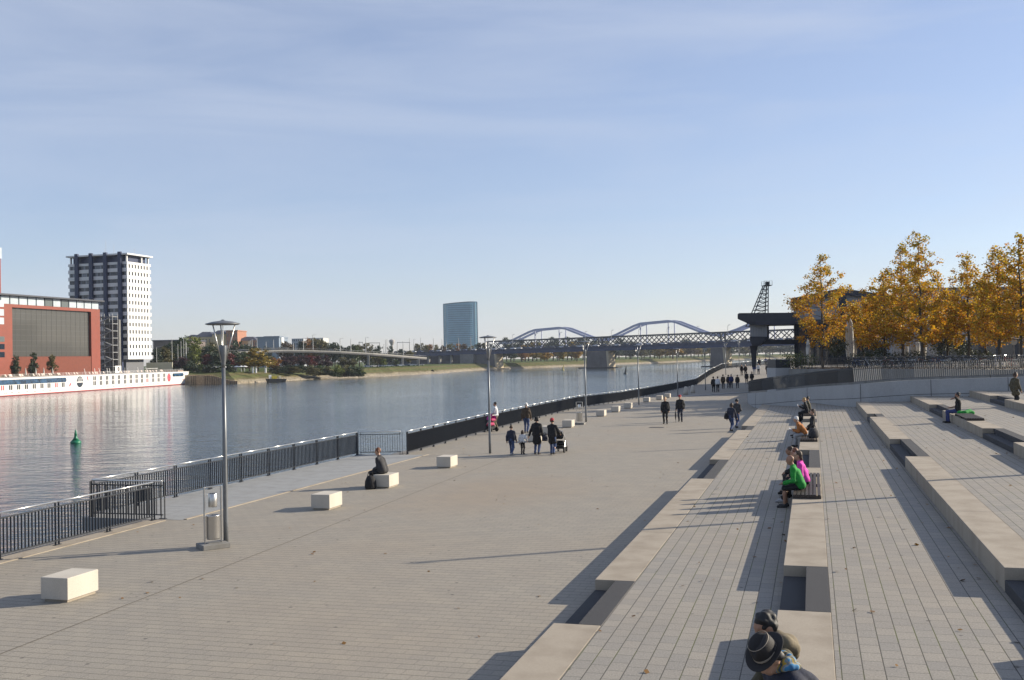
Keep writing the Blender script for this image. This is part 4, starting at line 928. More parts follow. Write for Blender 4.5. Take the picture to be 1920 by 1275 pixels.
LM_={'dark':[(.012,.022,.010),(.03,.05,.02),(.05,.075,.025)],'green':[(.025,.045,.012),(.055,.085,.02),(.09,.12,.03)],'lime':[(.06,.085,.012),(.13,.16,.02),(.20,.21,.03)],'gold':[(.16,.09,.012),(.34,.20,.02),(.42,.25,.025)],'goldgreen':[(.07,.09,.015),(.26,.19,.02),(.40,.22,.02)],'orange':[(.12,.06,.015),(.27,.12,.02),(.36,.16,.03)],'plum':[(.028,.014,.018),(.06,.025,.03),(.085,.035,.035)],'red':[(.06,.012,.014),(.13,.02,.02),(.18,.035,.03)],'olive':[(.05,.05,.018),(.11,.10,.03),(.16,.13,.04)],'brown':[(.05,.035,.02),(.11,.075,.04),(.16,.10,.05)],'blue':[(.02,.035,.025),(.035,.06,.04),(.05,.08,.05)]}
LM={k:leafmat('leaf_'+k,v,.22) for k,v in LM_.items()}
COLW={'dark':'dark green','green':'mid green','lime':'yellow green','gold':'golden yellow','goldgreen':'gold and green','orange':'orange brown','plum':'dark plum coloured','red':'dark red','olive':'olive green','brown':'brown, half bare','blue':'bluish dark green'}
gt=random.Random(21)
def ftree(px,ty,by,wpx,Y,col,zone,group,name='tree',lab=None,zbase=None):
    p=aty(px,by,Y); zb=p.z if zbase is None else zbase; zt=zat(px,ty,Y); h=max(1.5,zt-zb); w_=wpx*Y/1920
    lab=lab or '%s %s %s'%(COLW[col],'shrub' if name=='shrub' else 'tree',zone)
    r=thing(name,lab,name,(p.x,Y,zb),group); r.rotation_euler=(0,0,gt.uniform(0,6.28)); sxy=w_/.62/1.0; r.scale=(sxy,sxy,h/.99)
    o=bpy.data.objects.new('crown',gt.choice(TV)); COL.objects.link(o); o.parent=r
    if not o.data.materials: o.data.materials.append(LM['green'])
    o.material_slots[0].link='OBJECT'; o.material_slots[0].material=LM[col]
    if name!='shrub': t=bpy.data.objects.new('trunk',TRK); COL.objects.link(t); t.parent=r
    else: o.scale=(1,1,1.45); o.location=(0,0,-.42)
    return r
G1='trees on the far bank right of the white tower'
for a in [(296,655,694,30,445,'dark'),(308,648,694,34,470,'olive'),(322,642,692,42,490,'dark'),(338,636,690,40,500,'dark'),(352,632,690,44,480,'green'),(364,633,690,40,462,'lime'),(380,648,692,36,470,'dark'),(395,650,692,40,455,'dark'),(388,664,693,22,440,'red'),(408,662,694,44,440,'dark'),(432,664,692,26,446,'red'),(443,660,690,36,475,'dark'),(316,672,694,28,440,'olive'),(342,668,694,34,436,'plum'),(420,652,690,44,500,'dark'),(398,640,690,40,520,'olive'),(455,658,690,30,490,'green')]: ftree(*a,'in the thicket between the white tower and the gold tree',G1,zbase=1)
ftree(483,655,695,56,443,'goldgreen','',None,lab='big gold and green tree on the far bank above the barge',zbase=1)
ftree(468,668,694,34,446,'orange','',None,lab='rust brown tree leaning on the big gold tree on the far bank',zbase=1)
ftree(517,670,693,30,462,'orange','',None,lab='low orange tree right of the big gold tree on the far bank',zbase=1)
for a in [(505,668,692,22,480,'olive'),(534,668,692,28,500,'plum'),(550,667,692,28,503,'plum'),(566,666,692,26,506,'plum'),(580,666,692,28,508,'red'),(596,667,692,26,512,'plum'),(612,667,692,26,515,'plum'),(645,670,693,28,520,'olive'),(660,672,692,24,520,'olive'),(708,669,690,24,545,'olive'),(719,672,690,18,545,'lime'),(693,672,690,20,560,'dark'),(742,674,688,16,560,'green')]: ftree(*a,'under the raised road','trees below the raised road',zbase=1)
GS='shrubs on the embankment of the far bank'
for i,a in enumerate([(518,686,699,30,462,'olive'),(540,684,698,36,470,'dark'),(560,685,699,40,470,'dark'),(580,684,699,36,474,'olive'),(600,686,701,34,478,'green'),(612,688,703,30,480,'olive'),(634,684,704,28,478,'lime'),(648,686,704,26,482,'olive'),(662,688,704,34,480,'dark'),(676,688,704,22,484,'green'),(356,676,697,36,428,'dark'),(375,683,697,26,430,'green'),(388,683,698,22,425,'dark'),(405,684,697,26,424,'dark'),(430,683,697,24,428,'dark'),(585,693,703,40,472,'olive'),(625,697,706,26,474,'green'),(300,683,694,34,436,'dark'),(325,684,694,30,436,'dark'),(530,688,697,26,458,'dark'),(552,688,698,30,462,'olive'),(811,694,698,8,575,'dark'),(800,693,697,8,580,'dark')]): ftree(*a,'on the far bank slope left of the raised road columns',GS,'shrub')
G2='trees behind the raised road on the far bank'
for a in [(536,638,668,30,640,'brown'),(545,644,668,24,650,'brown'),(566,640,668,30,640,'dark'),(576,633,668,30,640,'orange'),(590,634,668,36,650,'olive'),(604,637,668,34,640,'olive'),(615,641,668,26,660,'green'),(628,640,668,30,640,'dark'),(642,647,670,22,650,'dark'),(655,648,670,24,650,'dark'),(664,644,670,28,640,'green'),(674,646,670,26,660,'olive'),(690,645,672,30,650,'olive'),(700,650,672,20,650,'dark'),(710,650,672,20,660,'blue'),(732,650,674,18,660,'blue'),(752,654,676,22,680,'blue'),(768,656,676,26,680,'olive'),(460,645,668,30,600,'dark'),(475,648,668,30,600,'dark'),(500,650,668,26,600,'dark'),(440,640,668,40,560,'dark')]: ftree(*a,'behind the raised road',G2,zbase=1)
for a in [(783,644,668,22,900,'olive'),(794,642,668,24,900,'olive'),(806,645,668,22,910,'orange'),(818,645,668,22,900,'olive'),(832,646,668,20,920,'brown'),(846,645,668,24,900,'olive'),(858,646,668,22,910,'orange'),(870,644,668,22,900,'brown'),(884,647,668,22,900,'olive'),(898,642,668,20,890,'dark'),(910,641,668,20,890,'olive'),(922,644,668,20,900,'dark')]: ftree(*a,'above the bridge approach near the glass tower','trees above the bridge approach',zbase=1)
G3='trees of the riverside park beyond the bridge'
g3=random.Random(9); cols=['goldgreen','dark','gold','olive','brown','dark','goldgreen','green','blue','orange','gold','olive']
x=950
i=0
while x<1490:
    t=(x-950)/540; Y=850+430*t+g3.uniform(0,60); col=g3.choice(cols) if x<1340 else g3.choice(['olive','brown','blue','dark','goldgreen'])
    ty=g3.uniform(630,648) if x<1120 else g3.uniform(634,652); ftree(x,ty,684-6*t,g3.uniform(22,34),Y+90,g3.choice(['dark','blue','olive','brown','green']),'in the far row of the park beyond the bridge',G3,zbase=1)
    if i%2==0 or g3.random()<.4: ftree(x+8,g3.uniform(640,654),686-6*t,g3.uniform(24,36),Y,col,'in the front row of the park beyond the bridge',G3,zbase=1)
    x+=g3.uniform(11,16); i+=1
for (px,ty,w_,Y,c,l) in [(1082,650,24,860,'gold','bright golden tree just left of the middle bridge pier'),(1026,652,26,850,'gold','round golden tree with dark trunk in the far park'),(979,656,20,840,'orange','small orange tree right of the left bridge pier'),(1056,652,22,870,'goldgreen','yellow tree between two golden trees in the far park'),(1262,646,46,1010,'gold','broad golden willow hanging over the far bank under the bridge'),(1237,648,30,1020,'goldgreen','gold green tree left of the broad golden willow')]: ftree(px,ty,685 if px<1150 else 679,w_,Y,c,'',None,lab=l,zbase=.5)
# far masts, lamps and catenary poles
MASTS=[(294,650,694,440),(323,635,694,445),(334,645,694,448),(340,640,694,448),(345,635,694,450),(349,640,694,450),(350,642,694,452),(353,650,692,470),(375,652,690,475),(467,640,661,620),(470,638,660,600),(473,636,660,600),(482,634,659,600),(499,640,659,600),(513,637,658,600),(550,642,660,610),(569,635,660,590),(587,628,659,580),(638,635,659,580),(658,635,661,580),(686,633,662,580),(723,637,664,600),(726,636,664,610),(756,640,666,610),(768,634,656,760),(776,636,656,760),(789,633,656,770),(813,634,656,760),(829,636,656,750),(837,640,655,750),(860,634,655,745),(883,631,655,740),(712,644,662,700),(720,645,662,700),(745,643,664,700),(675,640,660,700),(735,637,655,900)]
for (x,ty,by,Y) in MASTS:
    p=aty(x,by,Y); h=zat(x,ty,Y)-p.z; zone='among the trees beside the white tower' if x<400 else 'along the raised road' if x<760 else 'along the bridge approach'
    r=thing('street_mast','thin grey lighting or tram mast '+zone,'mast',p,'thin masts on the far bank'); m=MB(); w_=.16 if Y<500 else .22; m.cyl((0,0,0),(0,0,h),w_*1.1,w_*.6,6); m.build('pole',MASTM,r)
    if x in(294,499,587,638,769,883,776,686): m=MB(); m.beam((0,0,h-.1),(1.9,0,h+.15),.16,.12); m.build('lamp_arm',MASTM,r)
def gantry(x0,x1,y,Y,lab):
    a=aty(x0,y,Y);b=aty(x1,y,Y); r=thing('gantry',lab,'gantry',(a.x,Y,1)); m=MB(r.location); m.beam(a,b,.25,.35); m.build('beam',MASTM,r)
    for p in(a,b): m=MB(r.location); m.cyl((p.x,p.y,1),(p.x,p.y,p.z+.4),.2,.2,6); m.build('pole',MASTM,r)
gantry(692,712,643,700,'thin catenary gantry above the trees behind the raised road'); gantry(745,768,642,720,'second catenary gantry left of the bridge approach'); gantry(673,680,642,690,'short catenary gantry at left above the raised road')
p=aty(735,655,900); r=thing('water_tower','slender pale water tower shape above the trees left of the glass tower','tower',(p.x,900,1)); z=zat(735,638,900); m=MB(); m.lathe((0,0,0),[(1.3,0),(1.1,z-5)],10); m.build('shaft',mat('tower_pale',(.4,.38,.36),.8),r); m=MB(); m.lathe((0,0,z-5),[(1.3,0),(2.4,2.5),(2.4,4),(.6,5)],12); m.build('tank',mat('tower_pale',(.4,.38,.36)),r)
# ------------------------------------------------------------------ far buildings
SANDST=mat('red_sandstone',(.36,.17,.11),.85,.15,.4); CREAM=mat('cream_plaster',(.48,.38,.22),.85,.1,.4); SLATE=mat('slate_roof',(.06,.065,.09),.6,.15,.5); BGREY=mat('blue_grey_cladding',(.20,.25,.32),.5,.08,.3)
def block(name,label,cat,px0,px1,ty,Y,dep,wall,roof=None,rh=0,win=None,rows=3,group=None):
    a=aty(px0,ty,Y);b=aty(px1,ty,Y); r=thing(name,label,cat,((a.x+b.x)/2,Y,1),group); o=Vector(r.location); m=MB(o); m.box(a.x,b.x,Y,Y+dep,1,a.z); m.build('wall',wall,r)
    if roof:
        m=MB(o); 
        if rh>0: 
            i=min((b.x-a.x)*.3,dep*.35); m.add([(a.x-.4,Y-.4,a.z),(b.x+.4,Y-.4,a.z),(b.x+.4,Y+dep+.4,a.z),(a.x-.4,Y+dep+.4,a.z),(a.x+i,Y+i,a.z+rh),(b.x-i,Y+i,a.z+rh),(b.x-i,Y+dep-i,a.z+rh),(a.x+i,Y+dep-i,a.z+rh)],[[0,1,5,4],[1,2,6,5],[2,3,7,6],[3,0,4,7],[4,5,6,7],[0,3,2,1]])
        else: m.box(a.x-.5,b.x+.5,Y-.5,Y+dep+.5,a.z,a.z+.8)
        m.build('roof',roof,r)
    if win:
        zb=zat(px0,665,Y)+1; 
        for k in range(rows):
            z=zb+(a.z-zb)*(k+.25)/rows; n=win
            for j in range(n):
                x=a.x+(b.x-a.x)*(j+.3)/n; m=MB(o); m.box(x,x+(b.x-a.x)/n*.4,Y-.06,Y+.1,z,z+(a.z-zb)/rows*.5); m.build('window',GLASS,r)
    return r
PG='wings of the distant red sandstone palace'
block('palace_pavilion','tall red sandstone palace pavilion with cream pilasters behind the nearest lamp','palace',424,445,621,880,30,SANDST,SANDST,0,4,3)
block('palace_hall','dark slate roofed palace hall left of the red pavilion','palace',398,424,627,884,30,CREAM,SLATE,3.5)
block('palace_wing','cream palace wing with low slate roof left of the palace hall','palace',365,402,632,890,26,CREAM,SLATE,4.5,6,2)
block('palace_wing','small red palace end pavilion at the far left with a slate roof','palace',352,368,632,892,26,SANDST,SLATE,2,2,2)
block('palace_wing','long low palace wing with slate roof right of the red pavilion','palace',446,482,639,890,26,CREAM,SLATE,3.5,7,1)
block('palace_wing','little red pavilion at the right end of the palace','palace',472,482,638,878,20,SANDST,None,0,2,2)
block('office_block','blue grey windowless office block right of the palace','building',482,523,633.5,760,30,BGREY,BGREY,0)
block('office_block','set back upper storey block with white end on the blue grey offices','building',494,524,630.5,775,14,mat('dark_blue_cladding',(.10,.13,.18),.5,.1,.4),None,0)
block('office_block','white stair tower at the right end of the blue grey offices','building',523,528,633,765,8,WHITE,None)
block('apartment_block','pale grey apartment block behind the orange brown tree','building',547,569,635,800,26,mat('pale_grey_wall',(.33,.36,.40),.8,.08,.3),None,0,6,4)
block('apartment_block','white apartment block showing above the olive trees','building',568,606,634,820,24,mat('pale_wall',(.5,.5,.48),.8,.06,.3),None,0,6,4)
block('long_shed','long low dark roofed hall right of the white tower','building',287,352,640,700,40,mat('brown_wall',(.14,.11,.10),.8,.1,.4),SLATE,0)
block('cream_wall','long cream garden wall at the foot of the white tower','wall',274,323,680,425,.5,mat('cream_wall',(.55,.52,.40),.8,.06,.5))
def glass_tower():
    Y=1684; c=aty(864.5,660,Y); r=thing('glass_tower','tall blue glass high rise with curved front far behind the bridge','tower',(c.x,Y,0)); o=Vector(r.location); zt=zat(833,571,Y); zt2=zat(880,567,Y)
    hw=(896.5-832.5)/2*Y/1920; n=14; 
    f=lambda t:(c.x-hw+2*hw*t, Y-9*math.sin(math.pi*t)**.8)
    front=[f(i/n) for i in range(n+1)]; poly=front+[(c.x+hw,Y+6),(c.x,Y+16),(c.x-hw,Y+6)]
    TG=mat('tower_glass',(.15,.32,.44),.3,.15,.05,0,spec=.5); TL=mat('tower_line',(.06,.15,.24),.3,.05,.1); TE=mat('tower_edge',(.30,.40,.42),.3,.05,.1)
    m=MB(o); nv=len(poly); top=lambda p: zt+(zt2-zt)*min(1,max(0,(p[0]-c.x+hw)/(1.5*hw)))
    vs=[Vector((p[0],p[1],0)) for p in poly]+[Vector((p[0],p[1],top(p))) for p in poly]; m.add(vs,[list(range(nv,2*nv))]+[[i,(i+1)%nv,nv+(i+1)%nv,nv+i] for i in range(nv)]); m.build('curtain_wall',TG,r)
    for k in range(1,27):
        z=3.55*k; m=MB(o)
        for i in range(2,n-2):
            a,b=front[i],front[i+1]; m.beam((a[0],a[1]-.15,z),(b[0],b[1]-.15,z),.3,1.0)
        m.build('floor_band',TL,r)
    m=MB(o)
    for i in (0,1,n-1,n): p=front[i]; m.beam((p[0],p[1]-.2,0),(p[0],p[1]-.2,top(p)),.7,.7,(0,1,0))
    for k in range(1,27):
        for i in (0,n-1): a,b=front[i],front[i+1]; m.beam((a[0],a[1]-.2,3.55*k),(b[0],b[1]-.2,3.55*k),.3,.5)
    m.build('edge_frame',TE,r)
    m=MB(o); m.extr([Vector((a[0],a[1]-.2,top(a)-.2)) for a in front]+[Vector((a[0],a[1]-.2,top(a)+1.2)) for a in reversed(front)],(0,.5,0)); m.build('parapet',TL,r)
glass_tower()
# ------------------------------------------------------------------ raised road
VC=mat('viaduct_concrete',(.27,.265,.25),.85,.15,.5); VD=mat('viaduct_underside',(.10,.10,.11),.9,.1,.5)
def viaduct():
    pts=[aty(424,664,500),aty(480,661,512),aty(530,659,522),aty(580,659.5,532),aty(640,661.5,544),aty(700,665,560),aty(750,669,580),aty(800,673,605)]
    r=thing('raised_road','long curved concrete raised road on columns along the far bank','viaduct',pts[0]); o=Vector(r.location)
    m=MB(o); e=MB(o); g=MB(o)
    for a,b in zip(pts[:-1],pts[1:]):
        d=(b-a); y=Vector((-d.y,d.x,0)).normalized()*4.2; m.beam(a+y,b+y,8.4,.9); e.beam(a+Vector((0,0,.55)),b+Vector((0,0,.55)),.35,.75); e.beam(a+y*2+Vector((0,0,.55)),b+y*2+Vector((0,0,.55)),.35,.75)
    m.build('deck',VD,r); e.build('parapet',VC,r)
    for px,by in((632,692),(635,692),(683.5,690),(753,687),(779,686),(560,690),(600,692),(705,690),(730,688),(500,690)):
        t=[i for i in range(len(pts)-1) if aty(px,660,pts[i].y).x>=pts[i].x-1]; i=t[-1] if t else 0; a,b=pts[i],pts[i+1]; k=max(0,min(1,(aty(px,660,a.y).x-a.x)/(b.x-a.x))); c=a.lerp(b,k)+Vector((0,4 if px not in(683.5,753,779) else .6,0)); m=MB(o); m.box(c.x-.55,c.x+.55,c.y-.4,c.y+.4,.8,c.z-.4); m.build('column',VC,r)
    m=MB(o)
    for a,b in zip(pts[:-1],pts[1:]):
        for i in range(8): p=a.lerp(b,i/8); m.beam(p+Vector((0,0,.9)),p+Vector((0,0,1.7)),.08,.08)
        m.beam(a+Vector((0,0,1.7)),b+Vector((0,0,1.7)),.08,.08)
    m.build('guard_rail',MASTM,r)
    nb=thing('noise_barrier','pale slatted noise barrier on the raised road behind the gold tree','barrier',pts[1]); o=Vector(nb.location); a=aty(496,659,524);b=aty(540,658.6,528); m=MB(o)
    for i in range(24): p=a.lerp(b,i/23); m.beam(p,p+Vector((0,0,1.9)),.5,.12); 
    m.beam(a+Vector((0,0,1.9)),b+Vector((0,0,1.9)),.2,.12); m.build('panel',VC,nb)
viaduct()
# ------------------------------------------------------------------ bridges
E_=Vector((.763,-.647,0)); F_=Vector((.647,.763,0)); P2=Vector((59.4,683,0))
BLUE=mat('bridge_blue',(.025,.045,.12),.5,.1,.2); PIERD=mat('pier_stone_shaded',(.125,.12,.12),.85,.25,.2); PIERC=mat('pier_stone_sunlit',(.50,.42,.29),.85,.12,.25,bump=.2); TRUSS=mat('truss_steel',(.055,.06,.07),.55,.1,.3); ARCH=mat('arch_lilac',(.36,.39,.52),.5,.05,.2)  # pier stone in two tones: dark paints its shade, cream its sunlight
def bz(s,off=0):  # underside of girder above water plane, gentle rise to the right
    return 8.0+.004*s
def Bp(s,f,z): return P2+E_*s+F_*f+Vector((0,0,z))
def s_of(px,f):
    q=(px-960-(CY+33.5-660)*ROLL)/1920; return (q*(P2.y+F_.y*f)-P2.x-F_.x*f)/(E_.x-q*E_.y)
def road_bridge():
    r=thing('road_bridge','blue steel girder road bridge on pale stone piers across the river','bridge',Bp(0,0,-3.5)); o=Vector(r.location)
    m=MB(o); m.beam(Bp(-230,0,bz(-230)+1.5),Bp(320,0,bz(320)+1.5),1.2,3.0); m.beam(Bp(-230,7,bz(-230)+1.5),Bp(320,7,bz(320)+1.5),1.2,3.0); m.beam(Bp(-230,3.3,bz(-230)+2.8),Bp(320,3.3,bz(320)+2.8),8.6,.5); m.beam(Bp(-230,-1.0,bz(-230)+2.9),Bp(320,-1.0,bz(320)+2.9),1.6,.35); m.build('girder',BLUE,r)
    m=MB(o)
    for i in range(276): s=-230+2*i; m.beam(Bp(s,-1.6,bz(s)+3.0),Bp(s,-1.6,bz(s)+4.1),.09,.09)
    m.beam(Bp(-230,-1.6,bz(-230)+4.1),Bp(320,-1.6,bz(320)+4.1),.12,.12); m.build('parapet',BLUE,r)
    for pa,pb in((886,928),(1098,1138),(1330,1357)):
        sa,sb=s_of(pa,-2),s_of(pb,-2); s=(sa+sb)/2; m=MB(o); a=E_;b=F_; z0,z1=-3.6,bz(s)-.2; w0=(sb-sa)/2; w1=w0-.9
        vs=[]
        for z,w in((z0,w0),(z1,w1)):
            for u,v in((-w,-2),(w,-2),(w,7),(-w,7)): vs.append(Bp(s+u,v,z))
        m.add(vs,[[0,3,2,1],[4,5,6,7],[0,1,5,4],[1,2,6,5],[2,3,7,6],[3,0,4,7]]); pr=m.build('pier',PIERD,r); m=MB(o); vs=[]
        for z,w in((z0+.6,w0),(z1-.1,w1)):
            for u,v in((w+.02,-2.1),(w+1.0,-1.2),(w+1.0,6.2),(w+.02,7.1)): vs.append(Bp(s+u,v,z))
        m.add(vs,[[0,3,2,1],[4,5,6,7],[0,1,5,4],[1,2,6,5],[2,3,7,6],[3,0,4,7]]); m.build('sunlit_pier_end',PIERC,pr)  # slab added so its cream colour paints the sunlit face of the pier
        m=MB(o); m.obox(Bp(s+w1-.2,2.5,z1-.2),E_,F_,(0,0,1),1.8,5,1.6); m.cyl(Bp(s+w1+.4,0,z1-.5),Bp(s+w1+.4,6,z1-.5),1.0,1.0,10); m.build('bearing',PIERC,pr)
        m=MB(o); m.obox(Bp(s-.5,2.5,-3.3),E_,F_,(0,0,1),w0*2+9,13,.9); m.build('pier_footing',mat('footing_dark',(.05,.05,.05),.8),pr)
    m=MB(o); m.obox(Bp((s_of(862,-4)+s_of(887,-4))/2,4,2.2),E_,F_,(0,0,1),s_of(887,-4)-s_of(862,-4),16,11.4); m.build('abutment',mat('abutment_stone',(.20,.195,.19),.85,.2,.25),r)
    for s in(-128,-140,-152,-164,-176): m=MB(o); m.obox(Bp(s,2,4.2),E_,F_,(0,0,1),1.6,1.4,7); m.build('approach_column',VC,r)
    m=MB(o); m.obox(Bp(-180,14,4),E_,F_,(0,0,1),110,1,8); m.build('approach_wall',mat('approach_dark',(.09,.095,.11),.85,.2,.2),r)
road_bridge()
def truss_bridge():
    r=thing('truss_bridge','dark steel lattice truss railway bridge right behind the road bridge','bridge',Bp(0,26,-3.5)); o=Vector(r.location); f=24
    s0=s_of(914,24); zb=lambda s:bz(s)+3.2; H=6.6; S1=330; K=14.9
    for ff in(f,f+6):
        m=MB(o); m.beam(Bp(s0,ff,zb(s0)+.3),Bp(S1,ff,zb(S1)+.3),.8,1.1); m.build('bottom_chord',TRUSS,r); m=MB(o); m.beam(Bp(s0,ff,zb(s0)+H),Bp(S1,ff,zb(S1)+H),.8,.9); m.build('top_chord',TRUSS,r)
        m=MB(o); s=s0; st=7.46
        while s<S1-1:
            m.beam(Bp(s,ff,zb(s)),Bp(s+st,ff,zb(s)+H),.45,.5); m.beam(Bp(s,ff,zb(s)+H),Bp(s+st,ff,zb(s)),.45,.5); m.obox(Bp(s,ff,zb(s)+.8),E_,F_,(0,0,1),1.7,.5,1.5); s+=st
        m.build('lattice',TRUSS,r)
    m=MB(o)
    for s in(s0,s_of(1126,24)-1.5,s_of(1126,24)+1.5,s_of(1356,24)-1.5,s_of(1356,24)+1.5): m.beam(Bp(s,f,zb(s)),Bp(s,f,zb(s)+H),.9,1.1,F_)
    m.build('portal_post',TRUSS,r); m=MB(o); s=s0
    while s<S1: m.beam(Bp(s,f,zb(s)),Bp(s,f+6,zb(s)),.35,.5); s+=3.73
    m.build('sleepers',TRUSS,r)
truss_bridge()
def arch_bridge():
    r=thing('arch_bridge','lilac grey bowstring arch bridge rising behind the truss bridge','bridge',Bp(0,48,-3.5)); o=Vector(r.location)
    for sp,(pa,pb,h) in enumerate(((945,1135,12.6),(1133,1352,13.6),(1350,1640,14))):
        for f in(46,54):
            s0=s_of(pa,50); L=s_of(pb,50)-s0; zb=bz(s0)+6.2; pr=[(-.02,.18),(.05,.22),(.14,.40),(.30,.82),(.36,.93),(.60,1.0),(.66,.93),(.86,.40),(.95,.22),(1.02,.18)]
            pts=[Bp(s0+L*a,f,zb+h*b) for a,b in pr]; m=MB(o)
            for a,b in zip(pts[:-1],pts[1:]): m.beam(a,b,1.0,1.45)
            m.build('arch_rib',ARCH,r); m=MB(o)
            for t in (.36,.60):
                p=Bp(s0+L*t,f,zb); m.beam(p-Vector((0,0,5)),p+Vector((0,0,h*.95)),.6,.6,F_)
            m.build('hanger',ARCH,r)
    m=MB(o); m.beam(Bp(-115,50,bz(0)+3),Bp(330,50,bz(300)+3),10,2); m.build('deck',ARCH,r)
arch_bridge()
# lamps on the bridge
for i,s in enumerate(range(-90,200,22)):
    r=thing('bridge_lamp','slim curved lamp post on the bridge deck','street lamp',Bp(s,15,bz(s)+3),'lamps on the bridge deck'); m=MB(); m.tube([(0,0,0),(0,0,10.2),(.5,-.2,11),(1.6,-.6,11.1)],.13,5); m.build('pole',MASTM,r)
# cars
def car_proto():
    r=thing('car','x','car',(0,0,0),'cars in the traffic on the bridge'); m=MB(); m.extr([(-2.1,-.85,.3),(2.1,-.85,.3),(2.15,-.85,.75),(1.2,-.85,.9),(-1.9,-.85,.95),(-2.15,-.85,.8)],(0,1.7,0)); m.build('body',mat('car_silver',(.62,.63,.65),.3,.05,1,.3),r)
    m=MB(); m.extr([(-1.7,-.74,.93),(1.1,-.74,.9),(.45,-.7,1.42),(-1.2,-.7,1.45)],(0,1.45,0)); m.build('windows',GLASS,r)
    for x in(-1.3,1.3):
        for y in(-.8,.8): m=MB(); m.cyl((x,y-.1,.32),(x,y+.1,.32),.32,.32,10); m.build('wheel',BLACK,r)
    return r
cp_=car_proto(); cm=[mat('car_silver',(.62,.63,.65)),mat('car_white',(.75,.75,.75),.3),mat('car_dark',(.05,.055,.07),.3),mat('car_blue',(.06,.09,.16),.3)]; first=True; gc=random.Random(8); ang=math.atan2(E_.y,E_.x)
s=-200
while s<150:
    o=cp_ if first else dup(cp_); o.location=Bp(s,gc.choice([1.6,4.9]),bz(s)+3.06); o.rotation_euler=(0,0,ang); o['label']='small car queuing on the bridge deck above the river'
    b=o.children[0]; b.material_slots[0].link='OBJECT'; b.material_slots[0].material=gc.choice(cm); first=False; s+=gc.uniform(5.5,11)
for i in range(11):
    px=690+i*10+gc.uniform(-3,3); p=aty(px,689-.02*(px-690),545+i*6); o=dup(cp_,(p.x,p.y,1.0),gc.uniform(0,.5)); o['label']='small parked car under the raised road'; o['group']='cars parked under the raised road'; b=o.children[0]; b.material_slots[0].material=gc.choice(cm)
for px,Y in((618,541),(520,520),(450,507)): p=aty(px,659.5,Y); o=dup(cp_,(p.x,p.y+4,p.z-.1),.2); o['label']='small car driving on the raised road'; o['group']='cars on the raised road'
# white garden furniture, terrace trees before the red building
for i,(px,ty,lab) in enumerate([(29,667,'leftmost terrace tree before the red facade'),(63,663,'middle terrace tree before the red facade'),(97,665,'right terrace tree before the red facade')]):
    p=facade_pt(px,Vector((-148,368,0))+N*5,D); ftree(px,ty,694,19,p.y,'dark' if i<2 else 'olive','',None,lab=lab,zbase=1.2)
for i,px in enumerate((48,67,82,98.5)):
    p=facade_pt(px,Vector((-148,368,0))+N*6,D); r=thing('closed_parasol','small closed pale parasol on the terrace of the red building','parasol',(p.x,p.y,1.2),'closed parasols before the red building'); m=MB(); m.lathe((0,0,0),[(.05,0),(.05,.8),(.3,.9),(.26,1.8),(.05,3.2)],8); m.build('cloth',CLOTH,r)
a=facade_pt(-30,Vector((-148,368,0))+N*7.5,D); b=facade_pt(112,Vector((-148,368,0))+N*7.5,D); r=thing('terrace_fence','wooden slatted terrace fence with planters before the red building','fence',(b.x,b.y,1)); o=Vector(r.location); m=MB(o); n=60
for i in range(n): p=Vector((a.x,a.y,0)).lerp(Vector((b.x,b.y,0)),(i+.5)/n); m.obox(p+Vector((0,0,1.1)),D,N,(0,0,1),.75,.1,1.5)
m.build('slat_panel',mat('weathered_wood',(.26,.19,.14),.85,.3,1.5),r)
c=np.array([[a.x+(b.x-a.x)*t,a.y+(b.y-a.y)*t,1.9] for t in np.linspace(0,1,60)])-np.array(o); me=leaves_mesh('planting',c,9,(.5,.5,.25),.4,np.random.default_rng(5)); me.materials.append(LM['olive']); q=bpy.data.objects.new('planting',me); COL.objects.link(q); q.parent=r; q['kind']='stuff'
for i in range(12):
    px=415+gc.uniform(-30,60); p=aty(px,690,430+gc.uniform(-5,10)); r=thing('garden_table','small white table under the trees on the far bank','table',(p.x,p.y,1),'white garden tables on the far bank'); m=MB(); m.lathe((0,0,0),[(.08,0),(.08,1.9),(1.3,1.95),(1.2,2.1),(.1,2.5)],10); m.build('top',WHITE,r)
for (px,py,l) in((394,694,'tiny white sign post on the grass right of the ship bow'),(474,692,'white ticket booth post at the gold tree'),(480,695,'white box beside the gold tree'),(498,696,'small white bollard right of the gold tree')):
    p=aty(px,py,428); r=thing('white_post',l,'post',(p.x,p.y,.3)); m=MB(); m.box(-.3,.3,-.3,.3,0,2.0); m.box(-.4,.4,-.4,.4,2.4,2.55); m.build('post',WHITE,r)
a=onz(428,699,0)

for i,(x,y,w_,d_,h,lab) in enumerate([(250,560,60,40,34,'large grey city block far behind the golden trees'),(330,640,50,50,22,'lower grey city block far behind the golden trees'),(205,470,45,30,16,'low city block behind the cafe hall'),(400,800,80,40,26,'distant long city block at the far right')]):
    r=thing('city_block',lab,'building',(x,y,2)); m=MB((x,y,2)); m.box(x-w_/2,x+w_/2,y-d_/2,y+d_/2,2,2+h); m.build('wall',GREYW,r); m=MB((x,y,2)); m.box(x-w_/2-.5,x+w_/2+.5,y-d_/2-.5,y+d_/2+.5,2+h,3+h); m.build('roof',ROOFD,r)
    for k in range(int(h/3.4)): m=MB((x,y,2)); m.box(x-w_/2-.06,x-w_/2+.2,y-d_/2+1,y+d_/2-1,3.4+k*3.4,5+k*3.4); m.build('window_band',GLASS,r)
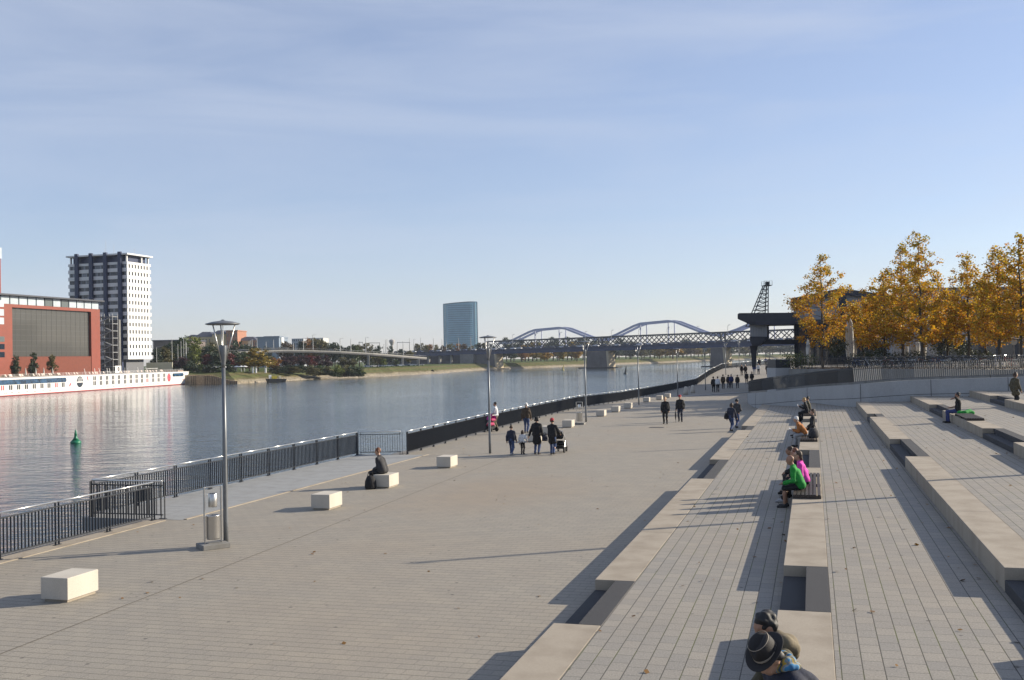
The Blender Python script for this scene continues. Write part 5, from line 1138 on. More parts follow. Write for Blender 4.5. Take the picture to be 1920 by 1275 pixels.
# ------------------------------------------------------------------ people: distance fields meshed with surface nets
def surfnet(Dg,o,h):
    s=Dg<0; nx,ny,nz=Dg.shape
    c=[(i,j,k) for i in(0,1) for j in(0,1) for k in(0,1)]
    sl=lambda A,i,j,k:A[i:nx-1+i,j:ny-1+j,k:nz-1+k]
    cnt=sum(sl(s,*q).astype(np.int8) for q in c); act=(cnt>0)&(cnt<8)
    ix=np.argwhere(act); idx=-np.ones(act.shape,np.int32); idx[act]=np.arange(len(ix))
    P=np.zeros((len(ix),3)); n=np.zeros(len(ix))
    val={q:Dg[ix[:,0]+q[0],ix[:,1]+q[1],ix[:,2]+q[2]] for q in c}
    for a in c:
        for ax in range(3):
            if a[ax]==0:
                b=list(a); b[ax]=1; b=tuple(b); va,vb=val[a],val[b]; m=(va<0)!=(vb<0)
                t=np.where(m,va/np.where(m,va-vb,1),0); p=np.tile(np.array(a,float),(len(ix),1)); p[:,ax]=t; P+=p*m[:,None]; n+=m
    V=(ix+P/np.maximum(n,1)[:,None])*h+np.array(o); F=[]
    for ax in range(3):
        a=[slice(1,-1)]*3; b=[slice(1,-1)]*3; a[ax]=slice(0,-1); b[ax]=slice(1,None)
        e=s[tuple(a)]!=s[tuple(b)]; q=np.argwhere(e); off=np.array([1,1,1]); off[ax]=0; q=q+off
        fl=s[q[:,0],q[:,1],q[:,2]]; u,w=[(1,2),(2,0),(0,1)][ax]
        def at(du,dw):
            r=q.copy(); r[:,u]+=du; r[:,w]+=dw; return idx[r[:,0],r[:,1],r[:,2]]
        f=np.stack([at(-1,-1),at(0,-1),at(0,0),at(-1,0)],1); f[~fl]=f[~fl][:,::-1]; F.append(f)
    F=np.concatenate(F); F=F[(F>=0).all(1)]; return V,F
def sdf(prims,h,k=.03):
    lo=np.full(3,1e9);hi=-lo
    bb=[]
    for p in prims:
        if p[0]=='c': a,b=np.array(p[1],float),np.array(p[2],float); r=max(p[3],p[4]); l=np.minimum(a,b)-r; u=np.maximum(a,b)+r
        else: a=np.array(p[1],float); r=np.full(3,max(p[2])); l=a-r;u=a+r
        bb.append((l,u)); 
        if not(len(p)>5 and p[5]=='cut') : lo=np.minimum(lo,l);hi=np.maximum(hi,u)
    lo=lo-3*h;hi=hi+3*h; n=np.ceil((hi-lo)/h).astype(int)+1; G=np.full(n,.2)
    xs=[lo[i]+h*np.arange(n[i]) for i in range(3)]
    for p,(l,u) in zip(prims,bb):
        mg=2*k+2*h; i0=np.clip(((l-mg-lo)/h).astype(int),0,n-1); i1=np.clip(((u+mg-lo)/h).astype(int)+2,1,n)
        X,Y,Z=np.meshgrid(*[xs[i][i0[i]:i1[i]] for i in range(3)],indexing='ij')
        if X.size==0: continue
        if p[0]=='c':
            a=np.array(p[1],float);d=np.array(p[2],float)-a; L=max(1e-9,d@d); t=np.clip(((X-a[0])*d[0]+(Y-a[1])*d[1]+(Z-a[2])*d[2])/L,0,1)
            q=np.sqrt((X-a[0]-t*d[0])**2+(Y-a[1]-t*d[1])**2+(Z-a[2]-t*d[2])**2)-(p[3]+(p[4]-p[3])*t)
        else:
            a=p[1];r=p[2]; x,y,z=X-a[0],Y-a[1],Z-a[2]
            if len(p)>3 and p[3] is not None: M=p[3]; x,y,z=[M[0][i]*x+M[1][i]*y+M[2][i]*z for i in range(3)]
            k0=np.sqrt((x/r[0])**2+(y/r[1])**2+(z/r[2])**2)+1e-9; k1=np.sqrt((x/r[0]**2)**2+(y/r[1]**2)**2+(z/r[2]**2)**2)+1e-9; q=k0*(k0-1)/k1
        sub=G[i0[0]:i1[0],i0[1]:i1[1],i0[2]:i1[2]]; kk=p[-1] if isinstance(p[-1],float) and len(p)>5 else k
        if len(p)>5 and p[5]=='cut': sub[...]=np.maximum(sub,-q)
        else:
            w=np.clip(.5+.5*(sub-q)/kk,0,1); sub[...]=sub*(1-w)+q*w-kk*w*(1-w)
    return surfnet(G,lo,h)
def ik(a,b,l1,l2,pole):
    a,b=Vector(a),Vector(b); d=b-a; L=min(d.length,(l1+l2)*.999); d.normalize(); b=a+d*L
    x=(l1*l1-l2*l2+L*L)/(2*L); y=math.sqrt(max(0,l1*l1-x*x)); p=Vector(pole); p=p-d*p.dot(d)
    if p.length<1e-5: p=Vector((0,1,0))
    return a+d*x+p.normalized()*y, b
SKIN=mat('skin_light',(.42,.25,.17),.55,.06,30); SKIND=mat('skin_tan',(.30,.16,.10),.55,.06,30)
def cl(name,c): return mat('cloth_'+name,c,.85,.25,14,bump=.25,bscale=30)
CL={'black':(.012,.012,.014),'navy':(.018,.022,.04),'char':(.035,.035,.038),'brown':(.06,.04,.025),'olive':(.07,.06,.035),'green':(.015,.25,.035),'pink':(.65,.05,.38),'white':(.62,.62,.62),'grey':(.18,.18,.19),'denim':(.035,.06,.14),'blue':(.03,.045,.15),'lightgrey':(.33,.33,.34),'orange':(.36,.13,.03),'tan':(.26,.18,.11),'red':(.35,.03,.04),'khaki':(.16,.13,.08),'fushia':(.5,.06,.15)}
HAIR={'black':(.010,.009,.009),'brown':(.05,.028,.015),'blond':(.35,.24,.10),'grey':(.38,.37,.36),'white':(.62,.60,.57),'auburn':(.16,.06,.025),'red':(.30,.03,.03)}
def M(c): return cl(c,CL[c])
def hm(c): return mat('hair_'+c,HAIR[c],.6,.3,40)
LAST={}
def person(label,at,face,jk='black',tr='navy',hair='black',shoe='black',pose='stand',s=1.0,h=.026,lean=4,stride=.0,LW=None,RW=None,LA=None,RA=None,seat=.47,skin=None,coat=0,hairlen=0,hy=0,hp=0,bulk=1.0,group=None,shorts=False,bald=False,cap=None,sleeves=True,legL=.43,pelz=None,roll=0):
    skin=skin or SKIN; v=Vector; l=R(lean); up=v((0,math.sin(l),math.cos(l))); fw=v((0,math.cos(l),-math.sin(l)))
    pel=v((0,0,.93-stride*stride*.22)) if pose!='sit' else v((0,0,seat+.10))
    if pelz: pel.z=pelz
    ch=pel+up*.36; nk=pel+up*.545; sh=pel+up*.475
    SL=sh+v((-.170,0,-.025)); SR=sh+v((.170,0,-.025)); HL=pel+v((-.09,0,-.02)); HR=pel+v((.09,0,-.02))
    if pose=='sit': LA=v(LA or (-.12,.44,.08)); RA=v(RA or (.12,.40,.08))
    else: LA=v(LA or (-.10,stride*.5-.02,.08+max(0,-stride)*.12)); RA=v(RA or (.10,-stride*.5-.02,.08+max(0,stride)*.12))
    LW=v(LW) if LW else SL+v((-.07,.06-stride*.3,-.52)); RW=v(RW) if RW else SR+v((.07,.06+stride*.3,-.52))
    KL,LA=ik(HL,LA,.44,.43,(-.05,1,.15)); KR,RA=ik(HR,RA,.44,.43,(.05,1,.15))
    EL,LW=ik(SL,LW,.29,.265,(-.5,-1,-.3)); ER,RW=ik(SR,RW,.29,.265,(.5,-1,-.3))
    # head frame
    Rm=Matrix.Rotation(R(hy),3,'Z')@Matrix.Rotation(R(hp),3,'X'); hc=nk+Rm@v((0,.035,.165)); H=lambda x,y,z: hc+Rm@v((x,y,z)); RM=[[Rm[i][j] for j in range(3)] for i in range(3)]
    body=[('e',H(0,-.012,.03),(.077,.098,.095),RM),('e',H(0,.022,-.045),(.058,.072,.078),RM),('c',H(0,.03,-.10),H(0,.055,-.098),.028,.022),('c',H(0,.085,.012),H(0,.107,-.028),.010,.016),('c',H(-.03,.075,.028),H(.03,.075,.028),.018,.018),('c',H(-.018,.078,-.066),H(.018,.078,-.066),.011,.011),('e',H(-.08,-.008,-.015),(.012,.024,.034),RM),('e',H(.08,-.008,-.015),(.012,.024,.034),RM),
      ('c',nk-up*.05,H(0,-.015,-.06),.058,.052),('c',SL,SR,.06,.06),('c',HL+up*.02,ch+v((-.085,0,0)),.105,.095),('c',HR+up*.02,ch+v((.085,0,0)),.105,.095),('c',ch+v((-.08,0,0)),sh+v((-.08,0,-.03)),.09,.065),('c',ch+v((.08,0,0)),sh+v((.08,0,-.03)),.09,.065)]
    for a,b,c in((SL,EL,LW),(SR,ER,RW)): body+=[('c',a,b,.048,.038),('c',b,c,.038,.026)]
    for a,b,c in((HL,KL,LA),(HR,KR,RA)): body+=[('c',a,b,.082,.054),('c',b,b.lerp(c,.35),.050,.052),('c',b.lerp(c,.35),c,.052,.034)]
    ft=[]
    for a,b,c,sx_ in((HL,KL,LA,-1),(HR,KR,RA,1)):
        f=v((sx_*.03,.17,-.05)); ft.append((c,c+f)); body+=[('c',c+v((0,-.03,-.035)),c+f,.034,.026)]
    for b,c,sx_ in((EL,LW,-1),(ER,RW,1)):
        d=(c-b).normalized(); sd=d.cross(v((0,0,1))); sd=sd.normalized() if sd.length>.2 else v((1,0,0)); cu=d.cross(sd)*(.25); pk=c+d*.075
        body.append(('c',c,pk,.026,.033))
        for i,(o,L) in enumerate(((-.030,.062),(-.011,.078),(.009,.074),(.027,.06))):
            q=pk+sd*o+d*.012; e=q+d*L*.55+cu*L*.35; body+=[('c',q,e,.0095,.009,.006),('c',e,e+d*L*.35+cu*L*1.1,.009,.0075,.006)]
        body.append(('c',c+d*.03+sd*.022*-1,c+d*.075-sd*.052+cu*.1,.012,.009,.008))
    root=None
    fz=np.random.default_rng(abs(hash(label))%9999 if False else sum(map(ord,label)))
    def mk(name,pr,m_,hh=h,k=.03,fold=0,fq=22):
        V,F=sdf(pr,hh*1.0,k)
        if fold:
            t_=mesh_np('t',V,F); nn=np.empty(len(V)*3,np.float32); t_.vertices.foreach_get('normal',nn); nn=nn.reshape(-1,3); bpy.data.meshes.remove(t_); d_=np.zeros(len(V))
            for q_ in range(7):
                w_=fz.normal(0,1,3); w_/=np.linalg.norm(w_); d_+=np.sin(V@w_*fq*fz.uniform(.5,1.6)+fz.uniform(0,6.3)+1.5*np.sin(V@np.roll(w_,1)*fq*.5))
            V=V+nn*(d_/7*fold*2.2)[:,None]
        me=mesh_np(name,V*s,F); me.polygons.foreach_set('use_smooth',[True]*len(me.polygons)); me.materials.append(m_)
        o=bpy.data.objects.new(name,me); COL.objects.link(o)
        if root is not None: o.parent=root
        return o
    root=mk('person',body,skin,min(h,.02)); tag(root,label,'person',group); root.location=at; root.rotation_euler=(R(0),R(roll),math.atan2(-face[0],face[1]))
    B=bulk; t=.022
    J=[('c',HL+up*.05,ch+v((-.085,0,0)),(.105+t)*B,(.095+t)*B),('c',HR+up*.05,ch+v((.085,0,0)),(.105+t)*B,(.095+t)*B),('c',ch+v((-.08,.01,0)),sh+v((-.072,0,-.03)),(.10+t)*B,.07+t),('c',ch+v((.08,.01,0)),sh+v((.072,0,-.03)),(.10+t)*B,.07+t),('c',SL,sh+v((0,0,.03)),.052+t,.055+t),('c',SR,sh+v((0,0,.03)),.052+t,.055+t),('c',sh,nk-up*.02,.075,.068)]
    for a,b,c in((SL,EL,LW),(SR,ER,RW)): J+=[('c',a,b,.050+t*B,.042+t*B)]+([('c',b,b.lerp(c,.93),.041+t*B,.033+t)] if sleeves else [])
    if coat:
        if pose=='sit': J+=[('c',HL,KL.lerp(HL,.4),.115,.10),('c',HR,KR.lerp(HR,.4),.115,.10)]
        else:
            m_=(KL+KR)/2; z=pel.z-coat; J+=[('c',pel+v((-.05,0,0)),v((-.075,m_.y*.5,z)),.125,.14),('c',pel+v((.05,0,0)),v((.075,m_.y*.5,z)),.125,.14)]
    LAST.update(hc=hc,Rm=Rm,nk=nk,up=up)
    mk('jacket',J,M(jk),h,.025,.010)
    T=[('c',pel+v((-.06,0,.02)),pel+v((.06,0,.02)),.112,.112)]
    for a,b,c in((HL,KL,LA),(HR,KR,RA)): T+=[('c',a,b,.100,.072)]+([] if shorts else [('c',b,c.lerp(b,.06),.070,.056)])
    mk('trousers',T,M(tr),h,.03,.009,26)
    for a,b in ft: mk('shoe',[('c',a+v((0,-.035,-.04)),b,.043,.038),('c',a+v((0,0,.0)),a+v((0,.02,-.03)),.043,.045)],M(shoe),min(h,.022),.02)
    if cap: mk('cap',[('e',H(0,-.024,.062),(.101,.120,.100),RM),('c',H(-.03,.10,.05),H(.03,.10,.05),.022,.022)],M(cap) if cap in CL else hm(cap),min(h,.02),.015)
    if not bald:
        hr=[('e',H(0,-.028,.045),(.090,.104,.098),RM),('c',H(-.065,-.05,0),H(.065,-.05,0),.045,.045)]
        if hairlen: 
            for x in(-.06,0,.06): hr.append(('c',H(x,-.06,.0),H(x*1.15,-.075,-hairlen),.05,.04))
        mk('hair',hr,hm(hair),min(h,.02),.02,.007,70)
    if h<.02:
        for x in(-.031,.031): mk('eye',[('e',H(x,.083,.008),(.013,.008,.009),RM)],BLACK,.004,.004)
    return root
def fdir(px,py,px2,py2,z=0):
    a,b=onz(px,py,z),onz(px2,py2,z); return (b-a).normalized()
RIV=(-N).normalized(); AWAY=D; TOW=-D
sp_=lambda p,q,z: W(p,q,z)
# seated group on the second step
def bench(q0,q1,p,z,lab):
    r=thing('slatted_bench_top',lab,'bench',W(p,(q0+q1)/2,z),'dark slatted bench tops on the seating steps'); o=Vector(r.location)
    for i in range(7): m=MB(o); m.obox(W(p-.30+.10*i,(q0+q1)/2,z+.085),N,D,(0,0,1),.075,q1-q0,.035); m.build('slat',WOODD,r)
    for q in(q0+.05,(q0+q1)/2,q1-.05): m=MB(o); m.obox(W(p,q,z+.035),N,D,(0,0,1),.70,.10,.065); m.build('bearer',WOODD,r)
B2=-.57
bench(27.3,32.3,B2+.36,.745,'dark slatted bench top under the man in the green sweater'); bench(8.9,11.5,B2+.36,.745,'nearest dark slatted bench top under the person in the fedora'); bench(44.6,49.2,B2+.36,.745,'dark slatted bench top under the white haired woman'); bench(62.5,66.5,B2+.36,.745,'farthest dark slatted bench top under the two people in black'); bench(46.6,50.2,6.12+.38,1.483,'dark slatted bench top beside the man in blue trousers')
sit=lambda lab,q,p=B2+.22,z=.37,face=RIV,**k: person(lab,W(p,q,z),face,pose='sit',seat=.50,**k)
sit('man in a bright green sweater and dark shorts seated on the bench',28.35,jk='green',tr='black',hair='grey',bald=True,shorts=True,lean=24,LW=(-.14,.44,.66),RW=(.20,.30,.62),hp=-8,hy=-12,h=.014,bulk=1.08,shoe='char',skin=SKIND)
sit('woman in a pink hooded jacket seated beside the man in green',29.35,p=B2+.32,jk='pink',tr='black',hair='brown',lean=16,LW=(-.1,.34,.66),RW=(.34,.12,.60),hp=-5,hy=18,h=.014,shoe='lightgrey',hairlen=.10,LA=(-.12,.62,.08),RA=(.12,.56,.08))
sit('blonde woman seated on the bench between the pink jacket and the dark haired man',30.25,p=B2+.26,jk='black',tr='black',hair='auburn',lean=20,LW=(-.1,.36,.64),RW=(.1,.36,.64),hp=-6,hy=20,h=.016,hairlen=.14)
sit('short haired man in black, last in the green sweater group',31.05,p=B2+.16,jk='black',tr='char',hair='brown',lean=26,LW=(-.1,.40,.62),RW=(.1,.40,.62),hp=-4,hy=14,h=.016,skin=SKIND)
sit('white haired woman in an orange jacket bent over a paper on the second bench',46.5,jk='orange',tr='lightgrey',hair='white',lean=36,LW=(-.08,.52,.72),RW=(.08,.55,.74),hp=-14,h=.02,hairlen=.03)
sit('person in black reclining with outstretched legs behind the white haired woman',50.3,p=B2+.5,jk='black',tr='black',hair='brown',lean=-6,LA=(-.1,.82,.25),RA=(.12,.80,.12),LW=(-.18,.2,.6),RW=(.18,.2,.6),h=.024)
sit('person in a black coat reading on the farthest bench',63.4,jk='black',tr='black',hair='blond',lean=12,LW=(-.08,.42,.90),RW=(.1,.40,.86),hp=-10,h=.026,hairlen=.06)
sit('person in dark clothes seated last on the farthest bench behind the reader',64.6,p=B2+.35,jk='olive',tr='black',hair='black',lean=8,LW=(-.08,.42,.92),RW=(.1,.38,.7),h=.026)
# book / paper / bags
def slab_obj(name,lab,c,ax,ay,sx,sy,sz,m_,cat): o=Vector(c); m=MB(o); ax=Vector(ax).normalized(); ay=Vector(ay).normalized(); m.obox(o,ax,ay,ax.cross(ay),sx,sy,sz); return tag(m.build(name,m_),lab,cat)
slab_obj('paper','pale sheet held by the white haired woman',W(B2+.22-.60,46.5,.37+.76),(D.x,D.y,.1),(-N.x,-N.y,.5),.26,.2,.012,WHITE,'paper')
slab_obj('book','pale open book held by the reader on the farthest bench',W(B2+.22-.52,63.4,.37+.93),(D.x,D.y,0),(-N.x*.4,-N.y*.4,.9),.26,.2,.02,WHITE,'book')
def bag(lab,at,w,d,hh,m_,strap=None):
    r=thing('bag',lab,'bag',at); m=MB(); m.lathe((0,0,0),[(w*.42,0),(w*.5,hh*.15),(w*.46,hh*.6),(w*.30,hh*.92),(w*.12,hh)],14); o=m.build('pouch',m_,r,smooth=True); o.scale=(1,d/w,1); o.rotation_euler=(0,0,R(16)); m=MB()
    m.tube([(-w*.25,0,hh*.9),(-w*.15,0,hh*1.25),(w*.15,0,hh*1.25),(w*.25,0,hh*.9)],.014,5); m.build('strap',m_,r); return r
bag('black and silver shoulder bag on the bench behind the white haired woman',W(B2+.55,45.3,.745+.11),.5,.3,.42,M('char'))
# foreground pair close to the camera
pf=aty(1432,1160,9.6)
def pair():
    T=SH; s1=1.1; s2=1.2
    m1=person('man with black hair and an olive hooded jacket seated beside the person in the fedora',W(-.33,10.62,T),(-.99,-.12),pose='sit',s=1.1,seat=.50,jk='olive',tr='char',hair='black',h=.011,lean=10,hp=-22,hy=10,skin=SKIND,LW=(-.12,.36,.6),RW=(.12,.36,.6))
    L1=dict(LAST)
    v=Vector; n0=L1['nk']; g=[('c',n0+v((-.10,-.07,-.0)),n0+v((.10,-.07,-.0)),.07,.07),('c',n0+v((-.08,-.13,-.05)),n0+v((.08,-.13,-.05)),.075,.075),('c',n0+v((0,-.17,-.12)),n0+v((0,-.14,-.02)),.06,.075),('c',n0+v((-.10,-.06,0)),n0+v((-.08,.06,-.05)),.05,.04),('c',n0+v((.10,-.06,0)),n0+v((.08,.06,-.05)),.05,.04)]
    V,F=sdf(g,.012,.04); me=mesh_np('hood',V*s1,F); me.polygons.foreach_set('use_smooth',[True]*len(me.polygons)); me.materials.append(M('khaki')); o=bpy.data.objects.new('hood',me); COL.objects.link(o); o.parent=m1
    p2=person('person in a black fedora, striped blue scarf and dark coat, nearest to the camera',W(-.03,10.12,T),(-.94,-.30),pose='sit',s=1.2,seat=.46,LA=(-.12,.66,.10),RA=(.12,.62,.10),jk='navy',tr='black',hair='black',h=.011,lean=38,hp=-40,hy=20,bulk=1.35,coat=.3,LW=(-.12,.42,.55),RW=(.14,.40,.55))
    nk=LAST['nk']; hc=LAST['hc']; Rm=LAST['Rm'].to_4x4()
    def hatmesh(name,prof,m_,oval=(1,1.22),crease=0,par=None):
        n=32; vs=[]
        for r_,z in prof:
            for i in range(n):
                t=2*math.pi*i/n; x_,y_=r_*math.cos(t)*oval[0],r_*math.sin(t)*oval[1]; zz=z
                if crease and z>.12: zz-=crease*math.exp(-(x_/.028)**2)*(.5+.5*min(1,max(0,(y_+.12)/.2)))
                if 'brim' in name: zz+=.025*(abs(math.cos(t))**2)*(r_/.17)-.012*math.sin(t)
                vs.append((x_,y_,zz))
        mb=MB(); mb.add(vs,[[k*n+i,k*n+(i+1)%n,(k+1)*n+(i+1)%n,(k+1)*n+i] for k in range(len(prof)-1) for i in range(n)]+([list(range((len(prof)-1)*n,len(prof)*n))] if prof[-1][0]<.05 else []))
        o=mb.build(name,m_,par if par else p2,smooth=True)
        if not par: o.matrix_local=Matrix.Scale(s2,4)@Matrix.Translation(hc)@Rm@Matrix.Translation((0,-.012,.052))
        return o
    FELT=mat('hat_felt',(.016,.014,.014),.75,.2,60,bump=.2); BAND=mat('hat_band',(.30,.26,.21),.7,.1,40)
    ht=hatmesh('hat_brim',[(.085,.004),(.115,.0),(.145,.004),(.150,.012),(.145,.014),(.115,.010),(.088,.012)],FELT)
    hatmesh('hat_crown',[(.090,.006),(.091,.05),(.086,.10),(.076,.138),(.055,.150),(.03,.146),(.008,.143)],FELT,crease=.045,par=ht)
    hatmesh('hat_band',[(.0925,.010),(.0935,.012),(.0935,.030),(.0925,.032)],BAND,par=ht)
    hatmesh('hat_seam',[(.078,.1385),(.080,.1375),(.081,.134),(.079,.132)],BAND,par=ht)
    # scarf: twisted ring of striped cloth round the neck
    m,nt,b=newmat('striped_scarf'); tc=nd(nt,'ShaderNodeTexCoord'); w_=nd(nt,'ShaderNodeTexWave'); w_.inputs['Scale'].default_value=4.2; w_.inputs['Distortion'].default_value=2.5; w_.inputs['Detail'].default_value=3; lk(nt,tc.outputs['Object'],w_.inputs['Vector']); r=nd(nt,'ShaderNodeValToRGB'); e=r.color_ramp.elements
    for _ in range(4): e.new(.5)
    for i,(p_,c) in enumerate([(0,(.03,.14,.30)),(.25,(.06,.24,.42)),(.45,(.34,.27,.20)),(.6,(.05,.20,.36)),(.8,(.40,.27,.02)),(1,(.02,.06,.10))]): e[i].position=p_; e[i].color=rgba(c)
    lk(nt,w_.outputs['Fac'],r.inputs[0]); lk(nt,r.outputs[0],b.inputs['Base Color']); b.inputs['Roughness'].default_value=.9
    sc=[]; c0=nk+Vector((0,-.015,.0))
    for lv in range(2):
        n=14; ring=[c0+Vector(((.088+.02*lv)*math.cos(2*math.pi*i/n),(.088+.02*lv)*math.sin(2*math.pi*i/n)-.02*lv,.075-.05*lv+.012*math.sin(5*math.pi*i/n))) for i in range(n+1)]
        sc+=[('c',a,b_,.028,.028) for a,b_ in zip(ring[:-1],ring[1:])]
    sc+=[('c',c0+Vector((.0,-.10,.03)),c0+Vector((.05,-.13,-.05)),.04,.04)]
    V,F=sdf(sc,.011,.012); me=mesh_np('scarf',V*s2,F); me.polygons.foreach_set('use_smooth',[True]*len(me.polygons)); me.materials.append(m); o=bpy.data.objects.new('scarf',me); COL.objects.link(o); o.parent=p2
pair()
# promenade people
f=lambda px,py:hit(px,py)
sb=Vector(f(730,916))+N*-.31+D*.44
person('man in a dark padded jacket sitting on a concrete block facing the river',(sb.x-.08,sb.y-.0,0),(-N.x,-N.y),pose='sit',seat=.48,jk='char',tr='black',hair='auburn',lean=18,LW=(-.05,.36,.62),RW=(.12,.34,.62),hp=-6,h=.018,bulk=1.22)
bag('black rucksack on the paving in front of the seated man',f(695,917),.42,.32,.48,M('black'))
fam='family group walking away with a pushchair'
person('boy in a dark jacket striding at the left of the family group',f(959,853),AWAY,jk='navy',tr='denim',hair='brown',s=.80,stride=.5,h=.02,shoe='lightgrey',group=fam)
person('small girl in a white top holding the hand of the woman in the long coat',f(980,852),AWAY,jk='white',tr='black',hair='brown',s=.64,stride=.2,h=.018,hairlen=.16,RW=(.34,.05,.98),group=fam)
person('woman in a long black coat holding the small girl by the hand',f(1007,852),AWAY,jk='black',tr='denim',hair='black',s=.99,stride=.15,h=.02,coat=.34,bulk=1.1,hairlen=.05,LW=(-.42,.05,.78),cap='black',group=fam)
person('woman in a red knitted hat and black coat pushing the pushchair',f(1036,853),AWAY,jk='black',tr='denim',hair='black',s=.97,stride=.4,h=.02,coat=.26,bulk=1.05,RW=(.30,.34,.98),LW=(-.02,.36,.98),cap='red',group=fam)
person('white haired man in a dark brown jacket and blue jeans walking behind the family',f(987,812),AWAY,jk='brown',tr='denim',hair='white',s=1.03,stride=.25,h=.022,bulk=1.08)
person('man in a white shirt standing by the railing with the pink pushchair',f(931,806),(-.9,.2),jk='white',tr='khaki',hair='black',s=.99,stride=.1,h=.022,LW=(-.1,.32,1.02),RW=(.12,.34,1.02))
def pram(lab,at,face,c1,c2):
    r=thing('pushchair',lab,'pushchair',at); r.rotation_euler=(0,0,math.atan2(-face[0],face[1])); 
    for x,y,rr_ in((-.26,-.32,.14),(.26,-.32,.14),(-.2,.40,.11),(.2,.40,.11)): m=MB(); m.cyl((x-.03,y,rr_),(x+.03,y,rr_),rr_,rr_,14); m.build('wheel',BLACK,r)
    m=MB()
    for x in(-.25,.25): m.tube([(x,.42,.2),(x,-.05,.55),(x,-.48,1.02)],.016,6); m.tube([(x,-.32,.15),(x,-.02,.55)],.016,6)
    m.tube([(-.25,-.48,1.02),(.25,-.48,1.02)],.02,6); m.build('frame',STEEL,r)
    V,F=sdf([('c',(-.12,-.12,.45),(.12,-.12,.45),.11,.11),('c',(-.12,.15,.42),(.12,.15,.42),.1,.1),('c',(-.12,-.25,.72),(.12,-.25,.72),.09,.09),('c',(-.12,.35,.32),(.12,.35,.32),.07,.07)],.025,.05); me=mesh_np('seat',V,F); me.materials.append(c1); o=bpy.data.objects.new('seat',me); COL.objects.link(o); o.parent=r
    vs=[];n=10
    for i in range(7):
        a=math.pi*.62*i/6
        for k in range(n): t=math.pi*k/(n-1); vs.append((-.24*math.cos(t),-.24+.42*math.sin(a)*.9+.0*math.sin(t)-.12*(1-math.sin(t)),.72+.34*math.sin(t)*math.cos(a*.75)))
    m=MB(); m.add(vs,[[i*n+k,i*n+k+1,(i+1)*n+k+1,(i+1)*n+k] for i in range(6) for k in range(n-1)]); m.build('hood',c2,r)
    m=MB(); m.box(-.2,.2,-.3,.1,.18,.32); m.build('basket',BLACK,r)
pram('grey and black pushchair pushed by the woman in the red hat',f(1047,849)+Vector((.12,.35,0)),AWAY,M('black'),M('grey')); pram('pink and grey pushchair by the railing next to the man in the white shirt',f(919,809),(-.6,.6),M('fushia'),M('pink'))
bag('dark blue handbag carried by the woman in the long coat',f(1019,852)+Vector((.08,0,.62)),.3,.16,.3,M('navy'))
person('blonde woman in black jacket and trousers walking towards the camera',f(1248,795),TOW,jk='black',tr='black',hair='blond',s=1.0,stride=.12,h=.022,coat=.12,bulk=1.15,hairlen=.03)
person('man in a red cap and black jacket walking with a closed umbrella',f(1276,791),TOW,jk='black',tr='navy',hair='grey',s=1.02,stride=.22,h=.022,bulk=1.1,cap='red',LW=(-.26,.06,.86) if False else None)
u=f(1267,792); r=thing('closed_umbrella','long black closed umbrella held by the man in the red cap','umbrella',u); m=MB(); m.lathe((0,0,0),[(.006,0),(.012,.12),(.045,.35),(.05,.55),(.025,.72),(.012,.74),(.012,.86)],8); m.build('canopy',M('black'),r); m=MB(); m.tube([(0,0,.86),(.0,.03,.9),(0,.07,.88)],.012,5); m.build('handle',WOODD,r)
cp2='couple climbing the lowest step'
person('woman in a dark coat with a light scarf stepping up beside the bearded man',f(1371,809),(.62,.78),jk='navy',tr='denim',hair='brown',s=.97,stride=.55,h=.022,lean=10,hp=-12,hairlen=.08)
person('bearded man in a checked scarf and dark jacket stepping up behind the woman',f(1381,803),(.62,.78),jk='char',tr='denim',hair='black',s=1.04,stride=.5,h=.022,lean=8,hp=-10,LW=(-.1,.32,1.12),RW=(.12,.32,1.08))
bag('dark shoulder bag at the side of the woman on the step',f(1363,809)+Vector((0,0,.72)),.32,.18,.34,M('black'))
# right side: man seated on the upper step, woman standing
man=W(6.12+.24,50.9,1.11); person('man in a black shirt and blue trousers sitting on the upper step shading his eyes',man,(-N.x,-N.y),pose='sit',seat=.46,jk='black',tr='blue',hair='black',lean=-4,LW=(-.12,.22,1.12),RW=(.06,.30,.70),LA=(-.14,.40,.08),RA=(.16,.44,.08),h=.02,skin=SKIND,sleeves=False)
V,F=sdf([('c',(-.3,0,.1),(.3,.05,.1),.12,.10),('c',(-.1,-.1,.12),(.2,.1,.2),.1,.08)],.03,.06); me=mesh_np('jacket',V,F); me.materials.append(cl('green',CL['green'])); o=bpy.data.objects.new('folded_jacket',me); COL.objects.link(o); o.location=W(6.12+.55,50.5,1.48+.0); tag(o,'crumpled green jacket behind the man in blue trousers','jacket')
ws=hit(1903,764); wp=aty(1903,764,44.0); wz=SH*4
person('woman in a long brown olive coat standing at the right edge above the steps',onz(1903,764,wz),(.75,.2),jk='olive',tr='black',hair='brown',s=1.02,stride=.2,h=.02,coat=.22,hairlen=.08,hp=-6,lean=6)
